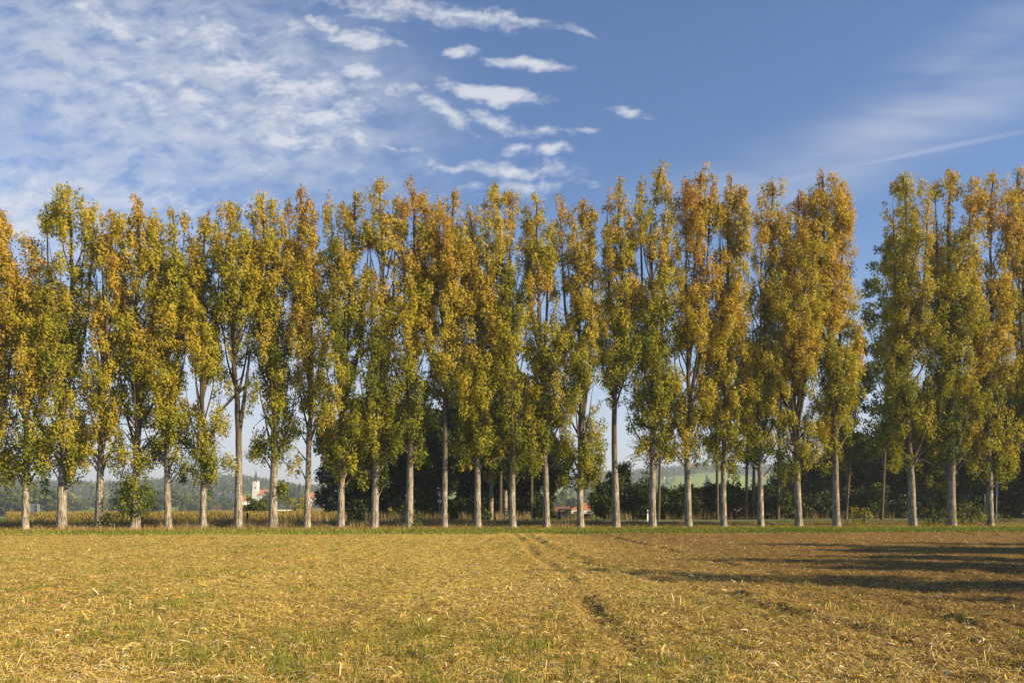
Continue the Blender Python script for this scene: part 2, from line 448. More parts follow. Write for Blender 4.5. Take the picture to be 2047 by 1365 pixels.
def poplar(spec):
    bx, by, bw = spec['base']
    X0 = X_at(bx, 64); Y0 = float(y_row(X0)); X0 = X_at(bx, Y0); Y0 = float(y_row(X0)); X0 = X_at(bx, Y0)
    s = Y0 / F; off = 0.0
    root = empty('poplar_tree', (X0, Y0, 0), spec['label'], 'tree', 'poplars in the front row')
    def W(px, py, dy=0.0): return np.array([(px - bx) * s, dy, max(0.0, EYE - (py - HZ) * s)])
    tops = spec['tops']; mx, my, mw = tops[0]
    cb = spec['cb']; hw = spec['w'] * 1.18; ton = spec.get('tone', 0.0); dens = spec.get('dens', 1.0) * RNG.uniform(.62, 1.02); hw *= RNG.uniform(.88, 1.12); ton = ton * .8 + RNG.normal() * .045
    # trunk
    via = [(bx, 1052)] + spec.get('via', []) + [(mx, my + 12)]
    tp = [W(px, py) for px, py in via]; tp[0][2] = -.15
    P = smooth_path(tp, 34); h = P[:, 2].clip(0)
    P[:, 0] += (fbm(h * .22 + bx, h * 0, 3, 4) - .5) * .55 * sm(1, 9, h); P[:, 1] += (fbm(h * .2 + bx, h * 0 + 9, 3, 8) - .5) * 1.0 * sm(1, 9, h)
    H = P[-1, 2]; r0 = bw * s * .5
    rad = r0 * (1 - .86 * (h / H) ** .70) * .70 + .02
    flare = 1 + .26 * np.exp(-h / .35)
    th = np.linspace(0, 2 * math.pi, 14, endpoint=False); ph = RNG.random() * 6
    lob = 1 + (.10 + .22 * np.exp(-h / .5))[:, None] * np.cos(5 * th + ph)[None] * .5 + RNG.normal(size=(34, 14)) * .018
    # extra rings near the foot
    lines = [(P, (rad * flare)[:, None] * lob, 14)]
    def at_h(z):
        return np.array([np.interp(z, P[:, 2], P[:, 0]), np.interp(z, P[:, 2], P[:, 1]), z])
    CC, CR, CT = [], [], []
    zcb = W(0, cb)[2]
    limbs = []
    def column(path, w, dens_=1.0, prof=None, tadd=0.0, dy=1.0):
        """path (n,3): hang clumps round it"""
        L = np.linalg.norm(np.diff(path, axis=0), axis=1).sum()
        n = int(max(3, L * (1.5 + 2.7 * w) * dens_ * dens)); t = RNG.random(n)
        i = t * (len(path) - 1); a = np.floor(i).astype(int).clip(0, len(path) - 2); f = (i - a)[:, None]
        c = path[a] * (1 - f) + path[a + 1] * f
        pr = prof(t) if prof is not None else (np.minimum(1, .35 + t * 2.4) * (1 - .62 * t ** 2.4))
        ang = RNG.random(n) * 2 * math.pi; rr = np.sqrt(RNG.random(n)) * w * pr
        c = c + np.stack([np.cos(ang) * rr, np.sin(ang) * rr * 1.2 * dy, RNG.normal(size=n) * .25], 1)
        CC.append(c); CR.append((.22 + .27 * RNG.random(n)) * (.65 + .35 * pr) * (.8 + .25 * min(w, 1.4))); CT.append(np.full(n, tadd) + RNG.normal(size=n) * .06)
    # main column
    zs = np.linspace(max(zcb, 2), H, 24); main = np.stack([at_h(z) for z in zs])
    column(main, mw * s * 1.35, 1.1, lambda t: np.minimum(1.0, .55 + t * 1.2) * (1 - .40 * t ** 5))
    # secondary leaders: steep limbs that end in their own tops
    for (tx, ty, tw) in tops[1:]:
        e = W(tx, ty + 10, RNG.normal() * .9); z0 = zcb + (H - zcb) * (.12 + .25 * RNG.random()); z0 = min(z0, e[2] * .62)
        b0 = at_h(z0); mid = b0 + (e - b0) * .38; mid[0] += (e[0] - b0[0]) * .34; mid[1] += (e[1] - b0[1]) * .4
        pth = smooth_path([b0, mid, e], 20); rb = r0 * .42
        limbs.append((pth, rb * (1 - np.linspace(0, 1, 20)) ** .8 * .9 + .008, 6)); column(pth[5:], tw * s * 1.3, 1.4, lambda t: np.minimum(1.0, .5 + t * 1.5) * (1 - .40 * t ** 5))
    for q, (tx, ty, tw) in enumerate(tops):
        n = int(9 + tw * .55); k = RNG.random(n); cx = W(tx, ty)
        if q == 0: cx[1] = P[-1, 1]; cx[0] = P[-1, 0]
        c = cx + np.stack([RNG.normal(size=n) * tw * s * (.18 + .42 * k), RNG.normal(size=n) * tw * s * (.2 + .5 * k), -.15 - 4.6 * k], 1)
        if q: c[:, 1] += RNG.normal() * .3
        CC.append(c); CR.append((.22 + .24 * RNG.random(n)) * (.8 + .3 * k)); CT.append(RNG.normal(size=n) * .08)
    # side limbs, steeply ascending
    nl = int(spec.get('limbs', 18) * 1.5)
    for k in range(nl):
        f = (k + RNG.random()) / nl; z0 = zcb + .4 + (H * .80 - zcb) * f
        az = k * 2.4 + RNG.random() * 1.0; out_ = hw * s * (.55 + .6 * RNG.random()) * (1.0 - .35 * f) * (1 if abs(math.cos(az)) > .3 else 1.15)
        L = (2.4 + 3.6 * RNG.random()) * (1 - .25 * f)
        b0 = at_h(max(z0 - 1.2, 1.5)); e = b0 + np.array([math.cos(az) * out_, math.sin(az) * out_ * 1.1, L + 1.0])
        mid = b0 + (e - b0) * .45; mid[:2] += (e[:2] - b0[:2]) * .22
        pth = smooth_path([b0, mid, e], 12)
        limbs.append((pth, np.linspace(r0 * (.26 - .12 * f), .012, 12), 5))
        column(pth[3:], .46 + .55 * RNG.random(), 1.45, None, RNG.normal() * .07)
        # droopy twig clumps for the lowest limbs
        if f < .3:
            e2 = b0 + np.array([math.cos(az + .7) * out_ * 1.15, math.sin(az + .7) * out_, .3 - .8 * RNG.random()])
            pth = smooth_path([b0, (b0 + e2) / 2 + np.array([0, 0, .5]), e2], 8)
            limbs.append((pth, np.linspace(.05, .01, 8), 4)); column(pth[2:], .45, 1.6, None, -.08)
    auto = [(bx + RNG.uniform(-46, 46), RNG.uniform(540, cb - 15), RNG.uniform(16, 32), RNG.uniform(28, 70), .5) for _ in range(8)]
    if cb > 840: auto += [(bx + sd_ * RNG.uniform(18, 44), cb + RNG.uniform(-60, 14), RNG.uniform(12, 22), RNG.uniform(14, 34), .8) for sd_ in (-1, 1, RNG.choice([-1, 1]))]
    for q_, (ex, ey, rx, ry, dn) in enumerate(auto + spec.get('extra', [])):
        if q_ == len(auto): nfree = sum(len(c_) for c_ in CC)
        n = int(rx * ry * s * s * 6.0 * dn) + 4
        a = unit(RNG.normal(size=(n, 3))) * (RNG.random(n) ** .4)[:, None]
        c = W(ex, ey) + a * np.array([rx * s, min(rx, 40) * s, ry * s])
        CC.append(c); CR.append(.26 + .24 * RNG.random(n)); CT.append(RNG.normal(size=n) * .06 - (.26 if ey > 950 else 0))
        q = at_h(max(1.2, W(ex, ey)[2] - 1.5)); pth = smooth_path([q, W(ex, ey) * .6 + q * .4 + np.array([0, 0, .3]), W(ex, ey)], 8)
        limbs.append((pth, np.linspace(.07, .012, 8), 5))
    if not spec.get('extra'): nfree = 10 ** 9
    C = np.concatenate(CC); R = np.concatenate(CR); CTt = np.concatenate(CT)
    # leave holes: drop clumps where a large noise is low
    hole = fbm(C[:, 0] * .75 + bx * .13, C[:, 2] * .42, 2, int(bx)) + .25 * RNG.random(len(C))
    ztop = min(q[1] for q in tops[:1]); keep = (hole > spec.get('hole', .49)) | (C[:, 2] > H - 1.6) | ((np.arange(len(C)) >= nfree) & (RNG.random(len(C)) < .8)); C, R, CTt = C[keep], R[keep], CTt[keep]
    keep = C[:, 2] > .9; C, R, CTt = C[keep], R[keep], CTt[keep]
    Pl, N, idx = clump_leaves(C, R, 118 * LEAF_K, None, 1.7)
    ax = np.stack([Pl[:, 0] - np.interp(Pl[:, 2], P[:, 2], P[:, 0]), Pl[:, 1] - np.interp(Pl[:, 2], P[:, 2], P[:, 1]), 0 * Pl[:, 0] + .3], 1); N = unit(N + .7 * unit(ax))
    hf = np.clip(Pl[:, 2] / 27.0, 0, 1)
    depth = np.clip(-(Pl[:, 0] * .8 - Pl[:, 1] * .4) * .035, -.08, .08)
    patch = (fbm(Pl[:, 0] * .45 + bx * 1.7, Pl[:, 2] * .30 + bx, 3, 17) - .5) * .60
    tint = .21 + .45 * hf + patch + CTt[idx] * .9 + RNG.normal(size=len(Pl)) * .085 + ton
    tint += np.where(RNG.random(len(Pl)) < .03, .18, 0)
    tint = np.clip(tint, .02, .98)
    size = (.105 + .075 * RNG.random(len(Pl))) * LEAF_S
    V, Q = leaf_quads(Pl, N, size)
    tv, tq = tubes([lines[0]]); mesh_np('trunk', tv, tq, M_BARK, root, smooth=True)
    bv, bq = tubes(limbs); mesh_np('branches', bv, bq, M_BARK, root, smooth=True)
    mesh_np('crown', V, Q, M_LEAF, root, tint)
    for q, (pts, rr) in enumerate(spec.get('bare', [])):
        fork = pts[0][1] > pts[-1][1] and pts[0][1] > 850; wp = [W(*p) for p in pts]
        if fork: wp[0] = at_h(wp[0][2]); rr *= .85
        pth = smooth_path(wp, 8)
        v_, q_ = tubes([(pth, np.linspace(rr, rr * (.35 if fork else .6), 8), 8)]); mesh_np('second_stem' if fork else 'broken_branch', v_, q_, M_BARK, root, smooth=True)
    if 'twigs' in spec:
        L = []
        for _ in range(34):
            cx, cy, rr = spec['twigs']; a0 = at_h(W(bx, cy + RNG.uniform(-10, rr))[2]); e = W(cx + RNG.normal() * rr * .5, cy + RNG.normal() * rr * .7, RNG.normal())
            mid = (a0 + e) / 2 + np.array([0, 0, -.3]); L.append((smooth_path([a0, mid, e], 6), np.linspace(.035, .01, 6), 3))
        v_, q_ = tubes(L); mesh_np('bare_twigs', v_, q_, M_BARKD, root)
    return root, X0, Y0


LEAF_K, LEAF_S = 1.0, 1.0
P_ = lambda label, base, tops, cb, w, **k: dict(label=label, base=base, tops=tops, cb=cb, w=w, **k)
POPLARS = [
    P_('poplar cut by the left edge of the photo, orange crown with no trunk in view', (-22, 1056, 22), [(4, 428, 20), (-30, 440, 28), (28, 520, 16)], 950, 46, tone=.10),
    P_('slender poplar just left of the grey board seen from behind, orange lower top', (50, 1056, 18), [(66, 476, 22), (98, 560, 22), (30, 520, 24), (45, 600, 30)], 955, 48, tone=.10, via=[(52, 900), (55, 760), (62, 600)], extra=[(25, 930, 34, 30, 1.2), (60, 700, 40, 50, 1.2)]),
    P_('thick-trunked tall poplar with wide green bushy top just right of the grey board', (123, 1050, 26), [(138, 374, 34), (100, 402, 22), (180, 402, 22), (120, 600, 34)], 945, 46, tone=-.05, via=[(124, 900), (135, 700), (150, 560)], extra=[(135, 440, 48, 48, 1.6), (105, 900, 30, 50, 1.3), (165, 905, 28, 45, 1.1)]),
    P_('pale-footed poplar between the thick left poplar and the one skirted with leaves', (197, 1055, 22), [(222, 425, 22), (205, 480, 26), (240, 470, 18)], 930, 42, tone=.06, via=[(203, 880), (208, 700)]),
    P_('poplar skirted with dark green leaves almost down to the grass', (270, 1056, 25), [(278, 393, 22), (258, 432, 26), (308, 425, 18), (270, 620, 40)], 900, 46, tone=.05, via=[(272, 900), (278, 700)], extra=[(272, 985, 44, 52, 2.2), (262, 1018, 26, 14, 2), (270, 915, 44, 30, 1.5), (270, 650, 55, 80, 1.0)]),
    P_('poplar with shadow-blotched trunk just right of the one skirted with leaves', (336, 1051, 19), [(344, 414, 16), (372, 460, 16), (325, 500, 24), (350, 600, 36)], 930, 44, tone=0, via=[(333, 900), (330, 780), (345, 600)], extra=[(362, 925, 26, 28, 1.2)]),
    P_('narrow golden poplar with thin straight trunk left of the village and its church', (406, 1050, 18), [(418, 424, 24), (395, 480, 18), (438, 470, 14)], 945, 34, tone=.06, via=[(407, 850), (408, 650)], extra=[(405, 935, 24, 30, 1.3), (440, 850, 30, 38, 1.0), (455, 940, 22, 26, .9)]),
    P_('poplar with forked bare trunk and a snapped branch, standing left of the church', (476, 1053, 23), [(466, 394, 22), (492, 450, 18), (500, 480, 30)], 790, 36, tone=-.02, via=[(478, 900), (474, 800), (464, 640)], extra=[(493, 600, 46, 75, 1.7)], bare=[([(500, 764), (470, 790), (440, 822)], .13), ([(482, 870), (488, 800), (500, 700)], .22)], limbs=10),
    P_('stout poplar just right of the church with a small dark leafy branch at its side', (545, 1056, 25), [(522, 385, 24), (500, 410, 18), (546, 400, 20)], 905, 40, tone=.02, via=[(548, 880), (552, 700)], extra=[(522, 890, 20, 36, 1.4), (566, 975, 14, 15, 2.0), (560, 860, 30, 36, 1.1)]),
    P_('poplar with mottled trunk in front of the low white building', (613, 1058, 19), [(596, 368, 18), (574, 400, 16), (618, 402, 18), (596, 450, 34)], 870, 40, tone=.05, via=[(617, 900), (625, 780), (605, 560)], extra=[(590, 925, 16, 30, 1.0)]),
    P_('poplar at the left edge of the dark wood, two narrow tops, leafy low branches', (681, 1057, 20), [(708, 386, 20), (656, 390, 16), (684, 410, 22), (735, 440, 12)], 960, 46, tone=0, via=[(684, 880), (690, 640)], extra=[(660, 915, 26, 40, 1.2), (700, 905, 50, 55, 1.6)]),
    P_('tall poplar with second stem forking high up, first whole one before the dark wood', (748, 1057, 22), [(765, 354, 24), (795, 390, 18), (742, 470, 18)], 950, 38, tone=.02, via=[(752, 900), (758, 760), (766, 560)], extra=[(752, 880, 34, 55, 1.1)], bare=[([(756, 900), (768, 820), (775, 750)], .17)]),
    P_('poplar leaning at its swollen foot beside a small green weed clump', (817, 1056, 22), [(826, 366, 20), (850, 380, 18), (806, 400, 18), (830, 480, 30)], 900, 44, tone=.03, via=[(820, 940), (823, 820), (830, 560)], extra=[(810, 880, 42, 60, 1.1)]),
    P_('slim poplar directly beside the give way sign', (888, 1058, 17), [(904, 371, 22), (880, 400, 18), (868, 430, 14), (890, 620, 34)], 800, 44, tone=.07, via=[(890, 900), (891, 790), (900, 560)], extra=[(895, 745, 42, 55, 1.5)]),
    P_('short-topped poplar second to the right of the give way sign, low full crown', (954, 1055, 19), [(944, 412, 15), (936, 480, 18), (960, 560, 26), (950, 700, 40)], 930, 46, tone=.0, via=[(956, 880), (950, 640)], extra=[(965, 880, 52, 55, 1.9), (955, 720, 50, 80, 1.2)]),
    P_('tall poplar before the two brown trunks of the dark wood', (1024, 1054, 19), [(990, 354, 22), (1020, 378, 18), (968, 400, 14), (1000, 520, 38)], 930, 44, tone=0, via=[(1023, 880), (1020, 760), (1000, 560)], extra=[(1000, 640, 60, 100, .9), (1045, 930, 34, 34, .9)]),
    P_('poplar at the right end of the dark wood, gap of sky in its thin crown', (1093, 1053, 19), [(1075, 388, 18), (1052, 400, 14), (1098, 440, 14)], 900, 40, tone=.02, via=[(1090, 880), (1083, 760), (1076, 560)], extra=[(1085, 880, 28, 40, 1.0), (1060, 690, 38, 60, 1.0)], hole=.42),
    P_('poplar before the red roofed house with the white wall', (1160, 1052, 20), [(1165, 386, 24), (1122, 390, 24), (1190, 420, 16)], 960, 42, tone=.04, via=[(1158, 900), (1158, 700)], extra=[(1162, 935, 24, 40, 1.1), (1185, 870, 30, 40, .9), (1125, 900, 20, 30, .7)]),
    P_('poplar with a long leafless trunk just right of the red roofed house', (1232, 1052, 21), [(1240, 354, 20), (1218, 380, 16), (1262, 440, 16), (1240, 620, 36)], 810, 44, tone=.05, via=[(1230, 900), (1230, 800), (1240, 560)], extra=[(1232, 740, 44, 52, 1.4)], limbs=13),
    P_('tall poplar with grey leafless twigs low on its left side, beside the white roadside post', (1304, 1051, 20), [(1318, 326, 26), (1282, 345, 12), (1340, 370, 18), (1310, 560, 34)], 920, 46, tone=0, via=[(1304, 900), (1306, 700), (1300, 480)], extra=[(1325, 900, 30, 40, .9), (1300, 700, 52, 60, 1.1)], twigs=(1272, 880, 30)),
    P_('tall poplar first to the right of the white roadside post', (1376, 1051, 19), [(1402, 334, 24), (1370, 350, 18), (1425, 350, 14), (1385, 520, 40)], 900, 44, tone=.04, via=[(1374, 900), (1372, 780), (1390, 560)], extra=[(1375, 900, 26, 40, 1.0), (1375, 800, 30, 45, 1.0)]),
    P_('slim poplar with greyish trunk rising before the high green slope', (1447, 1050, 17), [(1460, 346, 20), (1440, 400, 18), (1484, 380, 16), (1455, 560, 34)], 930, 42, tone=.0, via=[(1445, 900), (1446, 760), (1455, 560)], extra=[(1430, 740, 44, 70, 1.2)]),
    P_('slim poplar beside the pale stick lying in the grass', (1521, 1050, 17), [(1552, 362, 24), (1520, 390, 18), (1535, 520, 34)], 920, 42, tone=.05, via=[(1519, 900), (1520, 760), (1540, 560)], extra=[(1525, 740, 46, 70, 1.3), (1520, 890, 24, 30, .9)]),
    P_('pale poplar with flared roots, bare middle trunk and a stub branch', (1597, 1049, 20), [(1596, 378, 20), (1575, 440, 22), (1612, 450, 24), (1590, 600, 36)], 950, 42, tone=.02, via=[(1592, 900), (1585, 800), (1590, 600)], extra=[(1600, 905, 24, 30, .7), (1590, 700, 46, 60, .9)]),
    P_('broad-topped poplar left of the notch of open sky in the right half', (1673, 1049, 20), [(1646, 344, 28), (1690, 362, 24), (1625, 380, 20), (1665, 520, 40)], 890, 46, tone=.05, via=[(1668, 880), (1664, 760), (1655, 560)], extra=[(1665, 860, 34, 40, 1.2), (1650, 420, 60, 50, 1.2), (1660, 700, 46, 60, .9)]),
    P_('tall poplar with leaning trunk right of the notch of open sky', (1825, 1048, 21), [(1806, 342, 26), (1778, 390, 14), (1838, 370, 16), (1810, 560, 42)], 940, 46, tone=.0, via=[(1820, 900), (1812, 760), (1808, 560)], extra=[(1825, 640, 56, 80, 1.1)]),
    P_('tallest thick poplar rising from the brambles near the right edge', (1903, 1046, 23), [(1903, 334, 24), (1875, 360, 16), (1930, 360, 22), (1900, 560, 44)], 950, 46, tone=.03, via=[(1902, 900), (1895, 760), (1903, 560)], extra=[(1900, 620, 60, 90, 1.0)]),
    P_('poplar with brambles at its foot beside the thin steel pole, near the right edge', (1980, 1046, 17), [(1986, 346, 26), (1958, 370, 18), (2012, 380, 18), (1980, 560, 42)], 960, 48, tone=.03, via=[(1978, 900), (1975, 760), (1985, 560)], extra=[(1985, 935, 38, 34, 1.3), (1990, 700, 50, 80, 1.0)]),
    P_('poplar at the right edge of the photo with only part of its crown in view', (2064, 1046, 20), [(2038, 330, 24), (2066, 340, 24), (2020, 420, 14), (2050, 560, 40)], 900, 46, tone=.0, via=[(2055, 900), (2050, 760)]),
]
ROOTS = [poplar(p) for p in POPLARS]


# ------------------------------------------------------------------ other trees and shrubs
def tree(name, label, X, Y, H, R, mat, group=None, cat='tree', base=None, tr=.2, cb=.2, tone=0.0, nc=90, per=60, ls=.24, bk=None, parts=True,
         conifer=False, shape=1.0, stems=1, z=None, hole=.30, cr=.75):
    z = gz(X, Y) if z is None else z
    root = empty(name, (X, Y, z), label, cat, group)
    C = []
    n = nc
    a = unit(RNG.normal(size=(n, 3))) * (RNG.random(n) ** .42)[:, None]
    if conifer:
        t = RNG.random(n) ** 1.5; ang = RNG.random(n) * 6.283; rr = R * (1 - t) * (.55 + .45 * RNG.random(n))
        C = np.stack([np.cos(ang) * rr, np.sin(ang) * rr, H * (cb + (1 - cb) * t)], 1)
        CR_ = .35 * cr + .6 * cr * (1 - t)
    else:
        C = a * np.array([R, R, H * (1 - cb) / 2]); C[:, 2] += H * (1 + cb) / 2
        C[:, 0] *= 1 + .25 * np.sin(C[:, 2] * .8 + X)
        C[:, 2] += (fbm(C[:, 0] * .5 + X, C[:, 1] * .5, 2, 2) - .5) * H * .25 * shape
        CR_ = cr * (.6 + .8 * RNG.random(n))
    hz = fbm(C[:, 0] * .45 + X, C[:, 2] * .45, 2, int(abs(X) * 7)) + .2 * RNG.random(n)
    k = (hz > hole) | (nc < 40); C, CR_ = C[k], CR_[k]
    C[:, 2] = np.maximum(C[:, 2], .35)
    P, N, idx = clump_leaves(C, CR_, per, None, .85, .7)
    P[:, 2] = np.maximum(P[:, 2], .02)
    ct = RNG.normal(size=len(C)) * .13
    tint = np.clip(.42 + tone + ct[idx] + RNG.normal(size=len(P)) * .12 + (fbm(P[:, 0] * .3 + X, P[:, 2] * .3, 2, 44) - .5) * .5, .02, .98)
    V, Q = leaf_quads(P, N, ls * (.7 + .6 * RNG.random(len(P))))
    L, B = [], []
    for s_ in range(stems):
        o = np.array([RNG.normal() * .3 * (s_ > 0), RNG.normal() * .3 * (s_ > 0), 0])
        lean = RNG.normal(size=2) * H * .03
        tp = smooth_path([o + [0, 0, -.2], o + [lean[0] * .3, lean[1] * .3, H * .4], o + [lean[0], lean[1], H * .93]], 16)
        L.append((tp, np.linspace(tr, .03, 16), 9))
    nb = min(12, len(C), max(4, len(C) // 8))
    for i in RNG.choice(len(C), nb, replace=False):
        c = C[i]; zb = max(.3, min(c[2] * .7, H * .7)); b0 = np.array([np.interp(zb, L[0][0][:, 2], L[0][0][:, 0]), np.interp(zb, L[0][0][:, 2], L[0][0][:, 1]), zb])
        B.append((smooth_path([b0, (b0 + c) / 2 + np.array([0, 0, -.1 * R]), c], 7), np.linspace(tr * .35, .015, 7), 5))
    bk = bk or M_BARKD
    v, q = tubes(L); mesh_np('trunk' if cat == 'tree' else 'stems', v, q, bk, root, smooth=True)
    v, q = tubes(B); mesh_np('branches', v, q, bk, root, smooth=True)
    mesh_np('crown' if cat == 'tree' else 'foliage', V, Q, mat, root, tint)
    return root


def copse():
    G = 'trees of the dark wood behind the poplars'
    L = [(700, 100, 14, 4.2, 'dark tree at the left corner of the wood'), (752, 104, 17, 4.6, 'dark tree of the wood behind the poplar with the forked second stem'),
         (805, 108, 16, 4.6, 'dark tree of the wood left of the give way sign'), (862, 103, 16, 4.6, 'dark tree of the wood straight behind the give way sign'),
         (925, 108, 18, 4.8, 'dark tree of the wood between the give way sign and the two brown trunks'), (982, 105, 19, 4.2, 'tree of the wood with the left one of the two brown trunks'),
         (1012, 101, 18, 3.8, 'tree of the wood with the right one of the two brown trunks'), (1066, 103, 17, 3.8, 'dark tree at the right corner of the wood'),
         (990, 114, 17, 4.6, 'dark tree seen between and behind the two brown trunks'), (1030, 112, 17, 4.4, 'dark tree right behind the right brown trunk of the wood')]
    for i, (px, Y, H, R, lab) in enumerate(L):
        brown = i in (5, 6)
        tree('wood_tree', lab, X_at(px, 96 if brown else Y), 93 if brown else Y, H, R, M_DARK, G, tr=.33 if brown else .28, cb=.30 if brown else .02, tone=.05, nc=150, per=44, ls=.34, hole=.22, cr=1.0,
             bk=M_BARK if brown else None)
    # greener crowns that show between the poplars
    for px, Y, H, R, lab in [(1000, 90, 17.5, 3.6, 'green leafy tree behind the tall poplar at the middle of the wood'), (1062, 92, 15.5, 3.4, 'green leafy tree at the right end of the wood before the gap')]:
        tree('maple_tree', lab, X_at(px, Y), Y, H, R, M_GREEN, G, tr=.25, cb=.32, tone=.12, nc=110, per=48, ls=.28, cr=.9)
    tree('spruce_tree', 'bluish conifer at the left end of the dark wood', X_at(676, 96), 96, 9, 2.0, M_NEEDLE, None, tr=.16, cb=.03, conifer=True, nc=140, per=40, ls=.24)
    G2 = 'shrubs along the foot of the wood'
    for i, px in enumerate([698, 735, 772, 810, 850, 890, 930, 968, 1040, 1078]):
        Y = 93 + (i % 3) * .8
        labs = ['leftmost dark shrub at the foot of the wood', 'dark shrub at the foot of the wood right of its left corner', 'dark shrub behind the poplar with the forked second stem',
                'dark shrub behind the poplar with the swollen foot', 'dark shrub just left of the give way sign', 'dark shrub behind the slim poplar next to the give way sign',
                'dark shrub midway between the give way sign and the two brown trunks', 'dark shrub left of the two brown trunks', 'dark shrub right of the two brown trunks', 'rightmost dark shrub at the foot of the wood']
        tree('wood_shrub', labs[i], X_at(px, Y), Y, 2.6 + 1.2 * ((i * 37) % 5) / 5, 1.9, M_DARK, G2, 'shrub', tr=.05, cb=0, tone=.12 if i % 2 else 0, nc=34, per=46, ls=.26, stems=3, cr=.7)


copse()


def right_side():
    G = 'hedge shrubs beyond the road'
    L = [(1211, 92, 4.6, 1.7), (1238, 94, 7.2, 2.1), (1282, 92, 4.4, 2.2), (1330, 93, 3.8, 2.3), (1375, 93, 3.9, 2.3), (1420, 95, 4.1, 2.3), (1466, 93, 4.0, 2.3), (1510, 95, 4.2, 2.2), (1548, 94, 3.6, 1.9)]
    labs = ['hedge shrub next to the red roofed house', 'tallest hedge shrub, yellowish green, right of the red roofed house', 'hedge shrub just left of the white roadside post', 'hedge shrub right of the white roadside post',
            'hedge shrub behind the poplar first right of the white post', 'hedge shrub under the high green slope', 'dark hedge shrub behind the slim greyish poplar', 'dark hedge shrub behind the poplar with the pale stick', 'last low shrub at the right end of the hedge']
    for (px, Y, H, R), lab in zip(L, labs):
        tall = H > 6
        tree('hedge_shrub', lab, X_at(px, Y), Y, H, R, M_GREEN, G, 'shrub', tr=.07, cb=0, tone=.10 if tall else -.06, nc=60, per=50, ls=.25, stems=3, cr=.75, shape=.6)
    G = 'slender trees between the poplars beyond the road'
    L = [(1316, 89, 17, 2.4, .55, 'thin brown-stemmed tree right behind the poplar with grey twigs'), (1434, 90, 23, 3.1, .28, 'slender green tree showing left of the slim greyish poplar'),
         (1491, 91, 21, 2.7, .30, 'left one of two close slender trees behind the hedge'), (1504, 92, 22, 2.6, .32, 'right one of two close slender trees behind the hedge'),
         (1555, 92, 24, 2.4, .35, 'slender tree with very thin straight stem between two poplars'), (1690, 88, 20, 2.6, .25, 'slender tree right behind the broad-topped poplar'),
         (1762, 87, 31, 3.0, .16, 'dark thin-stemmed tree standing in the notch of open sky')]
    for px, Y, H, R, cb, lab in L:
        tree('ash_tree', lab, X_at(px, Y), Y, H, R, M_GREEN, G, tr=.20, cb=cb, tone=.10, nc=int(46 + H * 3.6), per=40, ls=.25, hole=.36, cr=.72)
    G = 'dark trees behind the road on the right'
    L = [(1590, 118, 8.5, 3.0, .28, M_GREEN, 'low yellowish tree behind the poplar with flared roots'), (1628, 112, 8.0, 2.8, .30, M_GREEN, 'low yellow-green tree left of the broad-topped poplar trunk'),
         (1690, 120, 13.5, 3.4, .40, M_GREEN, 'yellowing tree right of the broad-topped poplar trunk'), (1738, 112, 12.5, 3.2, .0, M_DARK, 'dark tree left of the leaning poplar trunk'),
         (1800, 106, 16, 4.0, .05, M_DARK, 'dark tree behind the leaning poplar trunk'), (1862, 104, 19, 4.2, .08, M_GREEN, 'large dark green tree between the last two thick poplars'),
         (1922, 106, 18, 4.4, -.05, M_DARK, 'dark tree behind the thick poplar in the brambles'), (1975, 103, 20, 4.6, -.05, M_DARK, 'dark tree behind the poplar by the steel pole'),
         (2035, 100, 21, 4.6, 0, M_DARK, 'nearly black tree in the lower right corner of the row'), (2098, 98, 20, 4.6, 0, M_DARK, 'dark tree cut by the right edge')]
    for px, Y, H, R, tone, mt, lab in L:
        tree('background_tree', lab, X_at(px, Y), Y, H, R, mt, G, tr=.28, cb=.03, tone=tone, nc=130, per=42, ls=.34, hole=.22, cr=1.0)
    G = 'dark shrubs behind the road on the right'
    for i, px in enumerate([1590, 1640, 1700, 1752, 1800, 1850, 1900, 1955, 2010, 2060]):
        labs = ['low dark shrub behind the poplar with flared roots', 'low dark shrub between the two poplars left of the sky notch', 'low dark shrub right of the broad-topped poplar', 'low dark shrub behind the thin dark tree',
                'low dark shrub left of the leaning poplar', 'low shrub right of the leaning poplar, brighter green fronds', 'low dark shrub behind the thick poplar in the brambles', 'low dark shrub left of the steel pole', 'low dark shrub right of the steel pole', 'low dark shrub cut by the right edge']
        Y = 99 + (i % 3)
        tree('low_shrub', labs[i], X_at(px, Y), Y, 2.8 + (i % 4) * .7, 2.2, M_GREEN if i == 5 else M_DARK, G, 'shrub', tr=.05, cb=0, tone=.05, nc=36, per=46, ls=.26, stems=3, cr=.75)


right_side()


